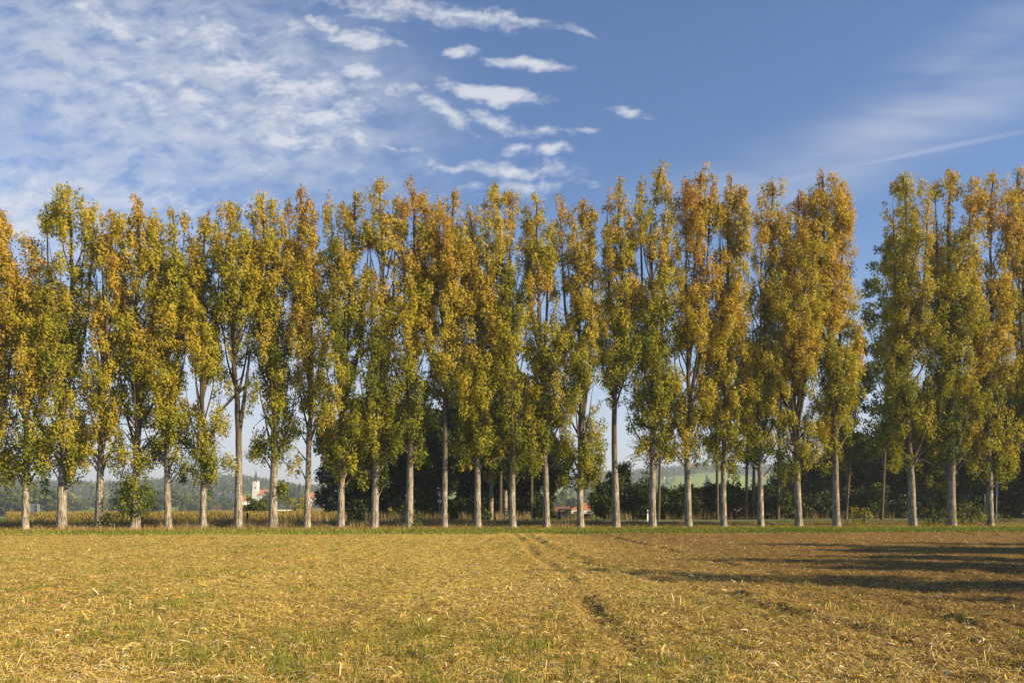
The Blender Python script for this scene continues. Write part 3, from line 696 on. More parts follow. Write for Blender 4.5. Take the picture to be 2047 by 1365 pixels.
def near_village_plants():
    tree('round_bush', 'round light green bush at the edge of the maize below the church', X_at(512, 150), 150, 4.9, 3.4, M_GREEN, None, 'bush', tr=.1, cb=0, tone=.22, nc=110, per=40, ls=.26, stems=3, cr=.7, z=-1.6)
    tree('young_tree', 'sparse young tree with orange leaves near the low white building', X_at(598, 150), 150, 5.2, 2.4, M_LEAF, None, 'tree', tr=.08, cb=.05, tone=-.02, nc=46, per=34, ls=.24, stems=2, cr=.6, z=-1.6, hole=.40)
    G = 'brambles and saplings at the feet of the poplars'
    L = [(217, 1.2, .9, M_GREEN, 'small leafy bush in the dry grass right of the third poplar trunk'), (826, 1.5, .8, M_GREEN, 'green weed clump at the swollen poplar foot'), (1723, 1.7, .9, M_LEAF, 'reddish sapling in the verge under the sky notch'),
         (1868, 1.6, 1.5, M_LEAF, 'brown bramble thicket between the leaning and the thick poplar'), (1900, 2.1, 1.6, M_GREEN, 'green bramble thicket around the thick poplar'), (1940, 1.7, 1.5, M_LEAF, 'brown bramble thicket right of the thick poplar'), (1976, 2.2, 1.5, M_GREEN, 'bramble thicket at the foot of the poplar by the steel pole')]
    for px, H, R, mt, lab in L:
        X = X_at(px, 64); Y = float(y_row(X)) + .6; X = X_at(px, Y)
        tree('bramble_bush', lab, X, Y, H, R, mt, G, 'bush', tr=.03, cb=0, tone=-.22 if mt is M_LEAF else .1, nc=26, per=34, ls=.13, stems=4, cr=.34, hole=.30)


near_village_plants()


# off-frame trees on the right whose shadows lie across the field (the row turns the corner there)
def corner_row():
    spots = [(x_ - 11 + 2.2 * math.sin(y_ * 1.7), y_ + 1) for x_, y_ in [(62, -7), (59, -4), (57, -1), (56, 2), (56, 5), (55, 8), (57, 11), (64, 9.5), (66, 14), (63, 17), (62, 14.5), (58, 18), (61, 22), (66, 4), (67, -3), (46, -14), (53, -18), (76, 2), (72, 9), (80, 6), (74, -6)]]
    for i, (x, y) in enumerate(spots):
        src = ROOTS[(i * 5 + 3) % len(ROOTS)][0]
        r = src.copy(); COL.objects.link(r); r.location = (x, y, 0); r.rotation_euler = (0, 0, i * 1.3); r.scale = (.92, .92, .77 + .04 * ((i * 3) % 5))
        r['label'] = 'poplar of the corner row outside the photo on the right'; r['group'] = 'corner row poplars outside the photo'
        for ch in src.children:
            c = ch.copy(); COL.objects.link(c); c.parent = r


corner_row()


# ------------------------------------------------------------------ far hills: woods (one mass) and single mid-distance trees
def far_forest():
    n = 26000
    y = 620 + RNG.random(n) ** .8 * 1500; u = RNG.uniform(-.80, .80, n); x = u * y
    px = u * F + 1023.5
    wood = fbm(x / 230, y / 200, 3, 61)
    left = px < 720
    dens = np.where(left, sm(980, 1120, y) * .95 + .15, sm(1380, 1500, y) * .9)
    dens = np.maximum(dens, (wood > .60) * .55)
    # open fields seen in the photograph
    dens = np.where((px > 125) & (px < 245) & (y > 700) & (y < 1050), .015, dens)
    dens = np.where((px > 600) & (px < 700) & (y < 1010), .03, dens)
    dens = np.where((px > 1330) & (px < 1560) & (y > 700) & (y < 1450), .01, dens)
    dens = np.where((px > 1080) & (px < 1330) & (y > 650) & (y < 1300), .07, dens)
    dens = np.where((px > 400) & (px < 660) & (y > 740) & (y < 960), .12, dens)
    dens = np.where((px > 485) & (px < 550) & (y < 1000), 0, dens)
    k = RNG.random(n) < dens; x, y = x[k], y[k]; n = len(x)
    z = terr(x, y); con = RNG.random(n) < .5
    h = np.where(con, RNG.uniform(13, 21, n), RNG.uniform(9, 15, n)); r = np.where(con, h * .19, h * .36)
    m = 46
    idx = np.repeat(np.arange(n), m); N = len(idx)
    t = RNG.random(N); ang = RNG.random(N) * 6.283
    rc = r[idx] * (1.02 - t); rd = r[idx] * np.sqrt(np.clip(1 - (2 * t - 1) ** 2, 0, 1))
    rr = np.where(con[idx], rc, rd) * (.6 + .45 * RNG.random(N))
    C = np.stack([x[idx] + np.cos(ang) * rr, y[idx] + np.sin(ang) * rr, z[idx] + h[idx] * np.where(con[idx], .05 + .95 * t, .12 + .88 * t)], 1)
    Nn = unit(np.stack([np.cos(ang), np.sin(ang), .5 + t * 0], 1) + RNG.normal(size=(N, 3)) * .45)
    V, Q = leaf_quads(C, Nn, r[idx] * np.where(con[idx], .75, .62) * (.7 + .5 * RNG.random(N)))
    ti = np.where(con, .12, .42) + RNG.normal(size=n) * .20 + (RNG.random(n) < .08) * .35
    tint = np.clip(ti[idx] + RNG.normal(size=N) * .08, .02, .98)
    o = mesh_np('forest', V, Q, M_FOREST, None, tint); tag(o, 'hazy mixed woods covering the far hills', 'forest', kind='stuff')


far_forest()


def mid_trees():
    G = 'trees at the far edge of the maize and round the village'
    names = {}
    L = [(8, 430, 15, 9), (34, 420, 13, 8), (60, 440, 14, 8), (88, 430, 15, 8), (112, 450, 14, 7), (150, 600, 9, 7), (172, 640, 8, 6), (205, 620, 9, 7), (240, 560, 10, 7), (300, 520, 14, 9), (322, 560, 15, 8), (352, 520, 15, 9), (378, 560, 14, 8),
         (398, 560, 9, 7), (432, 600, 8, 6), (447, 640, 9, 6), (462, 600, 7, 5), (545, 620, 15, 8), (566, 640, 19, 9), (585, 660, 18, 8), (604, 680, 11, 6), (640, 700, 7, 7), (660, 720, 9, 7),
         (1106, 420, 9, 4), (1122, 500, 13, 4), (1150, 430, 9, 5), (1178, 480, 14, 6), (1215, 430, 13, 6)]
    for i, (px, Y, H, R) in enumerate(L):
        where = 'left of the grey board' if px < 60 else 'between the grey board and the green meadow' if px < 130 else 'on the green meadow far behind' if px < 250 else \
            'left of the village' if px < 410 else 'among the village houses left of the church' if px < 480 else 'right of the church' if px < 620 else 'by the hipped red roof' if px < 700 else 'behind the orange roofed house'
        names.setdefault(where, []).append(1); k = len(names[where])
        order = ['leftmost', 'second from the left', 'third from the left', 'fourth from the left', 'fifth from the left', 'sixth from the left'][k - 1]
        tree('distant_tree', 'hazy tree %s, %s' % (where, order), X_at(px, Y), Y, H, R, M_FOREST, G, tr=.35, cb=.02, tone=.05 * ((i * 7) % 5 - 1), nc=46, per=9, ls=1.1, cr=1.9, hole=.15)


mid_trees()


# ------------------------------------------------------------------ buildings
class MB:
    def __init__(s): s.v, s.f = [], []
    def poly(s, pts):
        i = len(s.v); s.v += [tuple(p) for p in pts]; s.f.append(tuple(range(i, i + len(pts))))
    def box(s, x0, x1, y0, y1, z0, z1):
        i = len(s.v); s.v += [(x0, y0, z0), (x1, y0, z0), (x1, y1, z0), (x0, y1, z0), (x0, y0, z1), (x1, y0, z1), (x1, y1, z1), (x0, y1, z1)]
        s.f += [tuple(i + k for k in q) for q in ((0, 3, 2, 1), (4, 5, 6, 7), (0, 1, 5, 4), (1, 2, 6, 5), (2, 3, 7, 6), (3, 0, 4, 7))]; return s
    def tube(s, p0, p1, r, n=8, r1=None):
        v, q = tubes([(np.linspace(p0, p1, 2), np.array([r, r if r1 is None else r1]), n)])
        i = len(s.v); s.v += [tuple(a) for a in v]; s.f += [tuple(int(b) + i for b in a) for a in q]
        s.f.append(tuple(i + k for k in range(n))[::-1]); s.f.append(tuple(i + n + k for k in range(n))); return s
    def build(s, name, mat, parent=None):
        me = bpy.data.meshes.new(name); me.from_pydata(s.v, [], s.f); me.update(); me.materials.append(mat)
        o = bpy.data.objects.new(name, me); COL.objects.link(o); o.parent = parent; return o


M_WHITE = flat_mat('white_render', (.78, .76, .70), .85, .05, .6)
M_RED = flat_mat('red_tiles', (.42, .13, .06), .8, .2, 1.2)
M_ORANGE = flat_mat('orange_tiles', (.40, .17, .085), .8, .2, 1.2)
M_SLATE = flat_mat('slate', (.03, .038, .05), .6, .2, 1.0)
M_SOLAR = flat_mat('solar_panels', (.055, .065, .12), .35, .2, .6)
M_GLASS = flat_mat('window_glass', (.04, .05, .06), .15, .2, 1.0, spec=.5)
M_WOOD = flat_mat('dark_timber', (.06, .04, .025), .8, .25, 3)
M_STEEL = flat_mat('galvanised_steel', (.42, .44, .46), .45, .15, 5, metal=.6)
M_GREYB = flat_mat('board_back_grey', (.34, .36, .38), .5, .12, 3, metal=.3)
M_BROWN = flat_mat('brown_tiles', (.20, .085, .05), .85, .2, 1.5)


def house(name, label, px, Y, w, d, wall_h, roof_h, roofm, wallm=None, rz=0.0, hip=0.0, top_py=None, cat='house', group=None, nwin=3, solar=False, base=None):
    """gabled (or hipped) house, ridge along its local x; top_py: photo row of the ridge"""
    X = X_at(px, Y); g = gz(X, Y) if base is None else base
    if top_py is not None:
        ridge = Z_at(top_py, Y); wall_h = max(2.5, ridge - roof_h - g)
    r = empty(name, (X, Y, g), label, cat, group, rz)
    m = MB(); m.box(-w / 2, w / 2, -d / 2, d / 2, -1.5, wall_h)
    if hip == 0:
        for sx in (-1, 1):
            m.poly([(sx * w / 2, -d / 2, wall_h), (sx * w / 2, d / 2, wall_h), (sx * w / 2, 0, wall_h + roof_h)][::sx])
    m.build('wall', wallm or M_WHITE, r)
    m = MB(); e = .6; ow, od = w / 2 + e, d / 2 + e; ez = wall_h - e * roof_h / (d / 2) * .9; rw = ow - hip; t = .25
    for sy in (-1, 1):
        a = [(-ow, sy * od, ez), (ow, sy * od, ez), (rw, 0, wall_h + roof_h + .1), (-rw, 0, wall_h + roof_h + .1)]
        b_ = [(p[0], p[1], p[2] + t) for p in a]
        m.poly(a[::-1]); m.poly(b_)
        for k in range(4): m.poly([a[k], a[(k + 1) % 4], b_[(k + 1) % 4], b_[k]])
    if hip:
        for sx in (-1, 1):
            a = [(sx * ow, -od, ez + t), (sx * ow, od, ez + t), (sx * rw, 0, wall_h + roof_h + .1 + t)]; m.poly(a)
    rf = m.build('roof', roofm, r)
    c = MB(); c.box(w * .15, w * .15 + .7, .3, 1.0, wall_h + roof_h * .5, wall_h + roof_h + 1.0); c.build('chimney', M_BROWN, rf)
    if solar:
        sp = MB(); q = [(-w * .42, -d * .42, wall_h + roof_h * .18 + .42), (w * .42, -d * .42, wall_h + roof_h * .18 + .42), (w * .42, -d * .06, wall_h + roof_h * .9 + .42), (-w * .42, -d * .06, wall_h + roof_h * .9 + .42)]
        q2 = [(p[0], p[1], p[2] + .08) for p in q]; sp.poly(q2); sp.poly(q[::-1])
        for k in range(4): sp.poly([q[k], q[(k + 1) % 4], q2[(k + 1) % 4], q2[k]])
        sp.build('solar_panel', M_SOLAR, rf)
    for k in range(nwin):
        wx = -w / 2 + w * (k + .5) / nwin; wz = wall_h - 2.0
        f = MB().box(wx - .6, wx + .6, -d / 2 - .05, -d / 2 + .02, wz - .6, wz + .7).build('window', M_GLASS, r)
        MB().box(wx - .75, wx + .75, -d / 2 - .12, -d / 2 - .003, wz - .75, wz - .62).build('sill', M_WHITE, f)
    if hip == 0:
        for sx in (-1, 1):
            MB().box(sx * w / 2 - .02, sx * w / 2 + .05, -.6, .6, wall_h - .4, wall_h + .9).build('window', M_GLASS, r)
    return r


def church():
    Y = 830; s = Y / F; X = X_at(511.8, Y); g = gz(X, Y)
    r = empty('church', (X, Y, g), 'white village church with pointed slate spire and red nave roof', 'church')
    zt = lambda py: Z_at(py, Y) - g
    MB().box(-3.1, 3.1, -3.1, 3.1, -1, zt(979)).build('tower_base', M_WHITE, r)
    up = MB(); a = 2.65; z0, z1 = zt(979), zt(966); up.box(-a, a, -a, a, z0 + .003, z1)
    # four gables with corner pinnacles
    for k in range(4):
        c_, s_ = math.cos(k * math.pi / 2), math.sin(k * math.pi / 2)
        R_ = lambda p: (p[0] * c_ - p[1] * s_, p[0] * s_ + p[1] * c_, p[2])
        pts = [(-a, -a, z1), (a, -a, z1), (a * .45, -a, z1 + 1.3), (0, -a, zt(961)), (-a * .45, -a, z1 + 1.3)]
        pb = [(p[0], -a + .5, p[2]) for p in pts]
        up.poly([R_(p) for p in pts]); up.poly([R_(p) for p in pb][::-1])
        for j in range(5): up.poly([R_(pts[j]), R_(pb[j]), R_(pb[(j + 1) % 5]), R_(pts[(j + 1) % 5])])
    for sx in (-1, 1):
        for sy in (-1, 1): up.tube((sx * (a - .35), sy * (a - .35), z1 - .01), (sx * (a - .35), sy * (a - .35), zt(960)), .5, 6, .08)
    t = up.build('tower', M_WHITE, r)
    for k in range(4):
        c_, s_ = math.cos(k * math.pi / 2), math.sin(k * math.pi / 2)
        w = MB(); w.box(-.55, .55, -a - .06, -a + .02, zt(977), zt(973)); w.poly([(-.55, -a - .06, zt(973)), (.55, -a - .06, zt(973)), (0, -a - .06, zt(971.4))])
        o = w.build('belfry_window', M_GLASS, t); o.rotation_euler = (0, 0, k * math.pi / 2)
    sp = MB(); sp.tube((0, 0, z1 - .5), (0, 0, zt(953)), 2.75, 8, 1.35); sp.tube((0, 0, zt(953) - .01), (0, 0, zt(938.5)), 1.35, 8, .06); o = sp.build('spire', M_SLATE, r)
    cr = MB(); cr.box(-.08, .08, -.08, .08, zt(940), zt(937.5)); cr.box(-.45, .45, -.07, .07, zt(938.7), zt(938.4)); cr.build('cross', M_SLATE, o)
    # nave to the right
    n = MB(); L0, L1, w2 = 3.0, 13.5, 4.4; ze, zr_ = zt(988.5), zt(978.6)
    n.box(L0 + .01, L1, 1.0 - w2, 1.0 + w2, -1, ze); n.poly([(L1, 1.0 - w2, ze), (L1, 1.0 + w2, ze), (L1, 1.0, zr_)]); nv = n.build('nave', M_WHITE, r)
    rf = MB()
    for sy in (-1, 1):
        q = [(L0 + .02, 1 + sy * (w2 + .5), ze - .5), (L1 + .4, 1 + sy * (w2 + .5), ze - .5), (L1 + .4, 1, zr_ + .1), (L0 + .02, 1, zr_ + .1)]
        q2 = [(p[0], p[1], p[2] + .3) for p in q]; rf.poly(q[::-1]); rf.poly(q2)
        for k in range(4): rf.poly([q[k], q[(k + 1) % 4], q2[(k + 1) % 4], q2[k]])
    rf.build('roof', M_ORANGE, r)
    for k in range(4):
        x = L0 + 2 + k * 3.0; MB().box(x - .45, x + .45, 1 - w2 - .06, 1 - w2 + .02, ze - 4.2, ze - 1.2).build('nave_window', M_GLASS, nv)


church()
HG = 'village houses'
house('village_house', 'red gabled house at the left end of the village', 423, 800, 9, 9, 4, 4.2, M_ORANGE, rz=-.5, top_py=992, group=HG)
house('village_house', 'large roof covered with dark blue solar panels left of the church', 452, 790, 20, 13, 4, 5.0, M_SLATE, rz=.1, top_py=987, group=HG, nwin=5, solar=True)
house('village_house', 'small red roof above the solar panel roof', 446, 860, 9, 8, 4, 3.2, M_RED, rz=.2, top_py=985, group=HG)
house('village_house', 'white gabled house with red roof behind the forked poplar trunk', 487, 770, 11, 10, 5, 3.8, M_ORANGE, rz=.35, top_py=992, group=HG)
house('village_house', 'house with white gable end left of the forked poplar trunk', 470, 750, 7, 9, 4, 3.6, M_SLATE, rz=1.2, top_py=996, group=HG)
house('village_house', 'house with tall hipped red roof right of the mottled poplar trunk', 626, 800, 11, 11, 4, 4.8, M_RED, rz=.3, hip=3.2, top_py=984, group=HG)
house('village_house', 'small brown roofed house at the right end of the village', 648, 830, 9, 7, 3, 2.5, M_BROWN, rz=.2, top_py=987, group=HG)
house('village_house', 'low brown roof at the edge of the maize left of the village bush', 437, 600, 12, 8, 2.5, 1.8, M_BROWN, rz=.05, top_py=1017, group=HG, wallm=M_BROWN)
house('village_house', 'low grey roof at the edge of the maize just left of the forked poplar', 458, 600, 11, 8, 2.5, 1.8, M_SLATE, rz=-.1, top_py=1016, group=HG, wallm=M_BROWN)
house('industrial_hall', 'low white hall with dark flat roof right of the church', 573, 560, 15, 9, 3.2, 1.5, M_SLATE, rz=.22, top_py=1013, cat='hall', nwin=7)


def near_house():
    # the red roofed house in the gap and the things in front of it
    Y = 135; X = X_at(1163, Y); g = gz(X, Y)
    r = empty('red_roofed_house', (X, Y, g), 'house with orange hipped roof and white wall in the gap right of the wood', 'house')
    zt = lambda py: Z_at(py, Y) - g
    MB().box(-1.9, 1.9, -1.16, 5, zt(1026), zt(1019.6)).build('wall', M_WHITE, r)
    MB().box(-1.7, 1.7, .2, 4.6, -.5, zt(1026) - .003).build('timber_base', M_WOOD, r)
    rf = MB(); e = 2.35; z0, z1 = zt(1020), zt(1004)
    A = [(-e, -1.1, z0 + .003), (e, -1.1, z0), (e, 5.5, z0), (-e, 5.5, z0)]; T_ = [(.55, 1.8, z1), (.9, 1.8, z1), (.9, 2.6, z1), (.55, 2.6, z1)]
    rf.poly(A[::-1]); rf.poly(T_)
    for k in range(4): rf.poly([A[k], A[(k + 1) % 4], T_[(k + 1) % 4], T_[k]])
    o = rf.build('roof', M_ORANGE, r)
    for i in range(2):
        x = -1.1 + 2.2 * i; MB().box(x - .35, x + .35, -1.20, -1.15, zt(1025), zt(1022)).build('window', M_GLASS, r)
    for x in (-1.75, 1.75): MB().box(x - .08, x + .08, -.9, -.74, -.5, z0 - .01).build('post', M_WOOD, r)
    # lower brown roofed shed on its left
    Y = 142; X = X_at(1121, Y); g = gz(X, Y)
    r = empty('garden_shed', (X, Y, g), 'dark shed with brown red roof left of the orange roofed house', 'shed')
    zt = lambda py: Z_at(py, Y) - g
    MB().box(-1.9, 1.9, -1.5, 1.5, -.5, zt(1023)).build('wall', M_WOOD, r)
    rf = MB(); z0, z1 = zt(1024), zt(1013.5)
    for sy in (-1, 1):
        q = [(-2.3, sy * 2.0, z0), (2.3, sy * 2.0, z0), (1.6, 0, z1), (-2.0, 0, z1)]; q2 = [(p[0], p[1], p[2] + .12) for p in q]
        rf.poly(q[::-1]); rf.poly(q2)
        for k in range(4): rf.poly([q[k], q[(k + 1) % 4], q2[(k + 1) % 4], q2[k]])
    rf.build('roof', M_BROWN, r)
    # dark covered carport between them
    Y = 128; X = X_at(1130, Y); g = gz(X, Y)
    r = empty('carport', (X, Y, g), 'dark open shelter between the shed and the orange roofed house', 'shelter')
    zt = lambda py: Z_at(py, Y) - g
    MB().box(-1.06, .95, -.8, 1.2, zt(1020), zt(1016.5)).build('roof', M_SLATE, r)
    for x in (-.95, .85):
        for y in (-.7, 1.1): MB().box(x - .06, x + .06, y - .06, y + .06, -.3, zt(1020) - .003).build('post', M_WOOD, r)
    MB().box(-.9, .9, .95, 1.02, -.3, zt(1022)).build('back_panel', M_WOOD, r)
    # teal container with pale corner post
    teal = flat_mat('teal_plastic', (.03, .11, .10), .5, .15, 3)
    Y = 96; X = X_at(1117, Y); g = gz(X, Y)
    r = empty('waste_container', (X, Y, g), 'dark teal waste container beyond the road in the gap', 'container')
    b = MB(); A = [(-.28, -.3, .12), (.28, -.3, .12), (.28, .3, .12), (-.28, .3, .12)]; T_ = [(-.34, -.36, 1.1), (.34, -.36, 1.1), (.34, .36, 1.1), (-.34, .36, 1.1)]
    b.poly(A[::-1]); b.poly(T_)
    for k in range(4): b.poly([A[k], A[(k + 1) % 4], T_[(k + 1) % 4], T_[k]])
    b.build('body', teal, r)
    b = MB().box(-.38, .38, -.42, .40, 1.103, 1.17); b.tube((-.3, -.44, 1.1), (.3, -.44, 1.1), .02); b.build('lid', teal, r)
    for x in (-.2, .2): MB().tube((x - .03, .22, .13), (x + .03, .22, .13), .12, 10).build('wheel', M_WOOD, r)
    Y = 95; X = X_at(1121, Y); g = gz(X, Y)
    r = empty('marker_post', (X, Y, g), 'thin white post right beside the teal container', 'post')
    MB().box(-.045, .045, -.045, .045, -.2, 1.12).build('shaft', M_WHITE, r); MB().box(-.055, .055, -.055, .055, 1.123, 1.16).build('cap', M_STEEL, r)
    Y = 96; X = X_at(1133.5, Y); g = gz(X, Y)
    r = empty('bench', (X, Y, g), 'small pale framed bench beyond the road in front of the shelter', 'bench')
    for x in (-.36, .36):
        MB().tube((x, -.2, -.05), (x, -.2, .42), .03).build('leg', M_WHITE, r); MB().tube((x, .2, -.05), (x, .22, .85), .03).build('leg', M_WHITE, r)
    MB().box(-.42, .42, -.24, .17, .423, .46).build('seat', M_WOOD, r); MB().box(-.42, .42, .25, .28, .6, .85).build('backrest', M_WHITE, r)


near_house()


# ------------------------------------------------------------------ street furniture
def furniture():
    redp = flat_mat('sign_red', (.55, .03, .025), .4, .06, 4); wh = flat_mat('sign_white', (.75, .75, .75), .4, .05, 4); blk = flat_mat('black_plastic', (.015, .015, .015), .5, .1, 4)
    # give way sign with a small plate below
    Y = 72.5; X = X_at(878.6, Y); s = Y / F
    r = empty('give_way_sign', (X, Y, 0), 'triangular red and white give way sign with small white plate before the dark wood', 'road sign', rz=-.75)
    MB().tube((0, .05, -.1), (0, .05, Z_at(983, Y)), .035, 10).build('pole', M_STEEL, r)
    zt, zb = Z_at(983, Y), Z_at(996.8, Y); hw = .40
    t = MB()
    def tri(m, hw_, zt_, zb_, y0, y1):
        a = [(-hw_, y0, zt_), (hw_, y0, zt_), (0, y0, zb_)]; b = [(p[0], y1, p[2]) for p in a]
        m.poly(a[::-1]); m.poly(b)
        for k in range(3): m.poly([a[k], a[(k + 1) % 3], b[(k + 1) % 3], b[k]])
    tri(t, hw, zt, zb, -.012, .012); p = t.build('sign_plate', redp, r)
    t = MB(); tri(t, hw * .50, zt - .135, zb + .235, -.018, -.0125); t.build('white_field', wh, p)
    t = MB(); tri(t, hw * 1.0, zt, zb, .0125, .02); t.build('back', M_STEEL, p)
    z1 = zb - .06; z0 = z1 - .24
    q = MB().box(-.24, .24, -.012, .012, z0, z1).build('lower_plate', wh, r)
    m = MB(); zc = (z0 + z1) / 2 - .02
    for sx in (-1, 1):
        for k in range(10):
            a0, a1 = k * .6283, (k + 1) * .6283; c = sx * .075
            m.poly([(c + .05 * math.cos(a0), -.016, zc + .05 * math.sin(a0)), (c + .05 * math.cos(a1), -.016, zc + .05 * math.sin(a1)), (c + .035 * math.cos(a1), -.016, zc + .035 * math.sin(a1)), (c + .035 * math.cos(a0), -.016, zc + .035 * math.sin(a0))])
        # arrows left and right
        m.poly([(sx * .21, -.016, zc + .09), (sx * .16, -.016, zc + .12), (sx * .16, -.016, zc + .06)][::sx])
    m.box(-.16, .16, -.017, -.0125, zc + .08, zc + .10)
    m.poly([(-.075, -.016, zc), (-.06, -.016, zc), (-.02, -.016, zc + .07), (-.04, -.016, zc + .07)]); m.poly([(.075, -.016, zc), (.02, -.016, zc + .07), (.04, -.016, zc + .07)])
    m.build('symbol', blk, q)
    # roadside marker posts (white with black band)
    def marker(px, Y, h, lab, back=False, k=1.0):
        X = X_at(px, Y); r = empty('delineator_post', (X, Y, 0), lab, 'roadside post', 'white roadside posts with black band', rz=.3)
        w = .07 * k
        def prism(z0, z1, dz=0, e=0.0):
            m = MB(); a = [(-w - e, -w * .6 - e), (w + e, -w * .6 - e), (0, w + e)]
            b0 = [(x, y, z0) for x, y in a]; b1 = [(x, y, z1 + (dz if y < 0 else 0)) for x, y in a]
            m.poly(b0[::-1]); m.poly(b1)
            for i in range(3): m.poly([b0[i], b0[(i + 1) % 3], b1[(i + 1) % 3], b1[i]])
            return m
        prism(-.2, h).build('post_body', wh, r); prism(h * .72, h * .90, .03, .004).build('black_band', blk, r); MB().box(-.02, .02, -w * .6 - .012, -w * .6 - .0045, h * .74, h * .87).build('reflector', M_STEEL, r)
    marker(1294.5, 79, 1.25, 'white roadside post with black band left of the tall poplar with grey twigs')
    marker(452.5, 69, .95, 'pale roadside post left of the forked poplar')
    X = X_at(494.5, 72); r = empty('marker_stake', (X, 72, 0), 'short dark stake between the forked poplar and the stout poplar', 'stake')
    MB().box(-.07, .07, -.05, .05, -.2, 1.0).build('shaft', blk, r); MB().box(-.08, .08, -.06, .06, 1.003, 1.06).build('cap', M_WOOD, r)
    # thin steel pole with a blade sign seen edge on, right
    Y = 92; X = X_at(1992, Y); r = empty('steel_sign_pole', (X, Y, 0), 'thin grey steel pole with sign board seen almost edge-on near the right edge', 'sign pole', rz=-.54)
    MB().tube((0, 0, -.1), (0, 0, Z_at(960, Y)), .05, 8).build('pole', M_STEEL, r)
    MB().box(-.05, .13, -.5, .5, Z_at(994, Y), Z_at(961, Y)).build('sign_board', M_GREYB, r).rotation_euler = (0, 0, .06)
    Y = 90; X = X_at(1969, Y); r = empty('thin_stake', (X, Y, 0), 'thin pale stake left of the last whole poplar trunk', 'stake')
    MB().tube((0, 0, -.1), (0, 0, Z_at(988, Y)), .035, 6).build('shaft', M_STEEL, r); MB().tube((0, 0, Z_at(988, Y)), (0, 0, Z_at(986.6, Y)), .045, 6, .03).build('cap', M_STEEL, r)
    # lamp post / small mast seen on the far slopes
    Y = 300; X = X_at(1604, Y); g = gz(X, Y); r = empty('street_lamp', (X, Y, g), 'far white street lamp right of the poplar with flared roots', 'street lamp')
    zt_ = Z_at(957, Y) - g; MB().tube((0, 0, 0), (0, 0, zt_), .14, 8, .10).build('pole', M_STEEL, r); MB().box(-.75, .2, -.2, .2, zt_ - .1, zt_ + .25).build('lamp_head', M_WHITE, r)
    Y = 600; X = X_at(1328.5, Y); g = gz(X, Y); r = empty('radio_mast', (X, Y, g), 'thin mast on the far slope right of the poplar with grey twigs', 'mast')
    zt_ = Z_at(952, Y) - g; MB().tube((0, 0, 0), (0, 0, zt_), .22, 8, .12).build('pole', M_STEEL, r); MB().box(-.4, .4, -.2, .2, zt_ * .93, zt_ * .93 + 1.6).build('antenna', M_WHITE, r)
    # direction board seen from behind
    Y = 86; s = Y / F; X = X_at(68, Y); r = empty('direction_board', (X, Y, gz(X, Y)), 'large grey road board seen from behind between the two left poplars', 'road board')
    g = gz(X, Y); z0, z1 = Z_at(1025.5, Y) - g, Z_at(1007.5, Y) - g; hw = 11 * s
    MB().box(-hw, hw, .06, .09, z0 + .12, z1).build('panel', M_GREYB, r)
    for i in range(5):
        z = z0 + .2 + i * (z1 - z0 - .3) / 4; MB().box(-hw, hw, .0, .057, z, z + .05).build('rail', M_STEEL, r)
    for x in (-hw * .75, hw * .72): MB().tube((x, -.06, -.6), (x, -.06, z1 + .03), .055, 8).build('post', M_STEEL, r)
    # pale fallen stick
    X = X_at(1538, 66.5); r = MB(); r.tube((-.8, .3, .25), (0, 0, .16), .035, 6, .045); r.tube((0, 0, .16), (.9, -.25, .05), .045, 6, .03)
    o = r.build('fallen_branch', M_BARK); o.location = (X, 66.8, .05); tag(o, 'pale stick lying in the grass beside a slim poplar', 'stick')


furniture()


# ------------------------------------------------------------------ grass, straw, maize (stuff)
def blades(X, Y, Z, h, w, lean, name, mat, tint, label, cat, parent=None, bend=.35):
    n = len(X); az = RNG.random(n) * 6.283; ln = lean * RNG.random(n)
    d = np.stack([np.cos(az), np.sin(az), np.zeros(n)], 1); sx = np.stack([-np.sin(az + RNG.normal(size=n) * .6), np.cos(az), np.zeros(n)], 1)
    B = np.stack([X, Y, Z], 1)
    top = B + d * (h * ln)[:, None] + np.array([0, 0, 1.0]) * (h * np.sqrt(np.clip(1 - ln ** 2, .02, 1)))[:, None]
    mid = B + d * (h * ln * bend)[:, None] + np.array([0, 0, 1.0]) * (h * .55)[:, None] * np.sqrt(np.clip(1 - ln ** 2 * .6, .05, 1))[:, None]
    ww = np.asarray(w).reshape(-1, 1) * .5
    V = np.stack([B - sx * ww, B + sx * ww, mid + sx * ww * .8, mid - sx * ww * .8, top + sx * ww * .12, top - sx * ww * .12], 1).reshape(-1, 3)
    i = (np.arange(n) * 6)[:, None]
    Q = np.concatenate([i + np.array([[0, 1, 2, 3]]), i + np.array([[3, 2, 4, 5]])], 1).reshape(-1, 4)
    o = mesh_np(name, V, Q, mat, parent, np.repeat(np.clip(tint, .02, .98), 2))
    return tag(o, label, cat, kind='stuff')


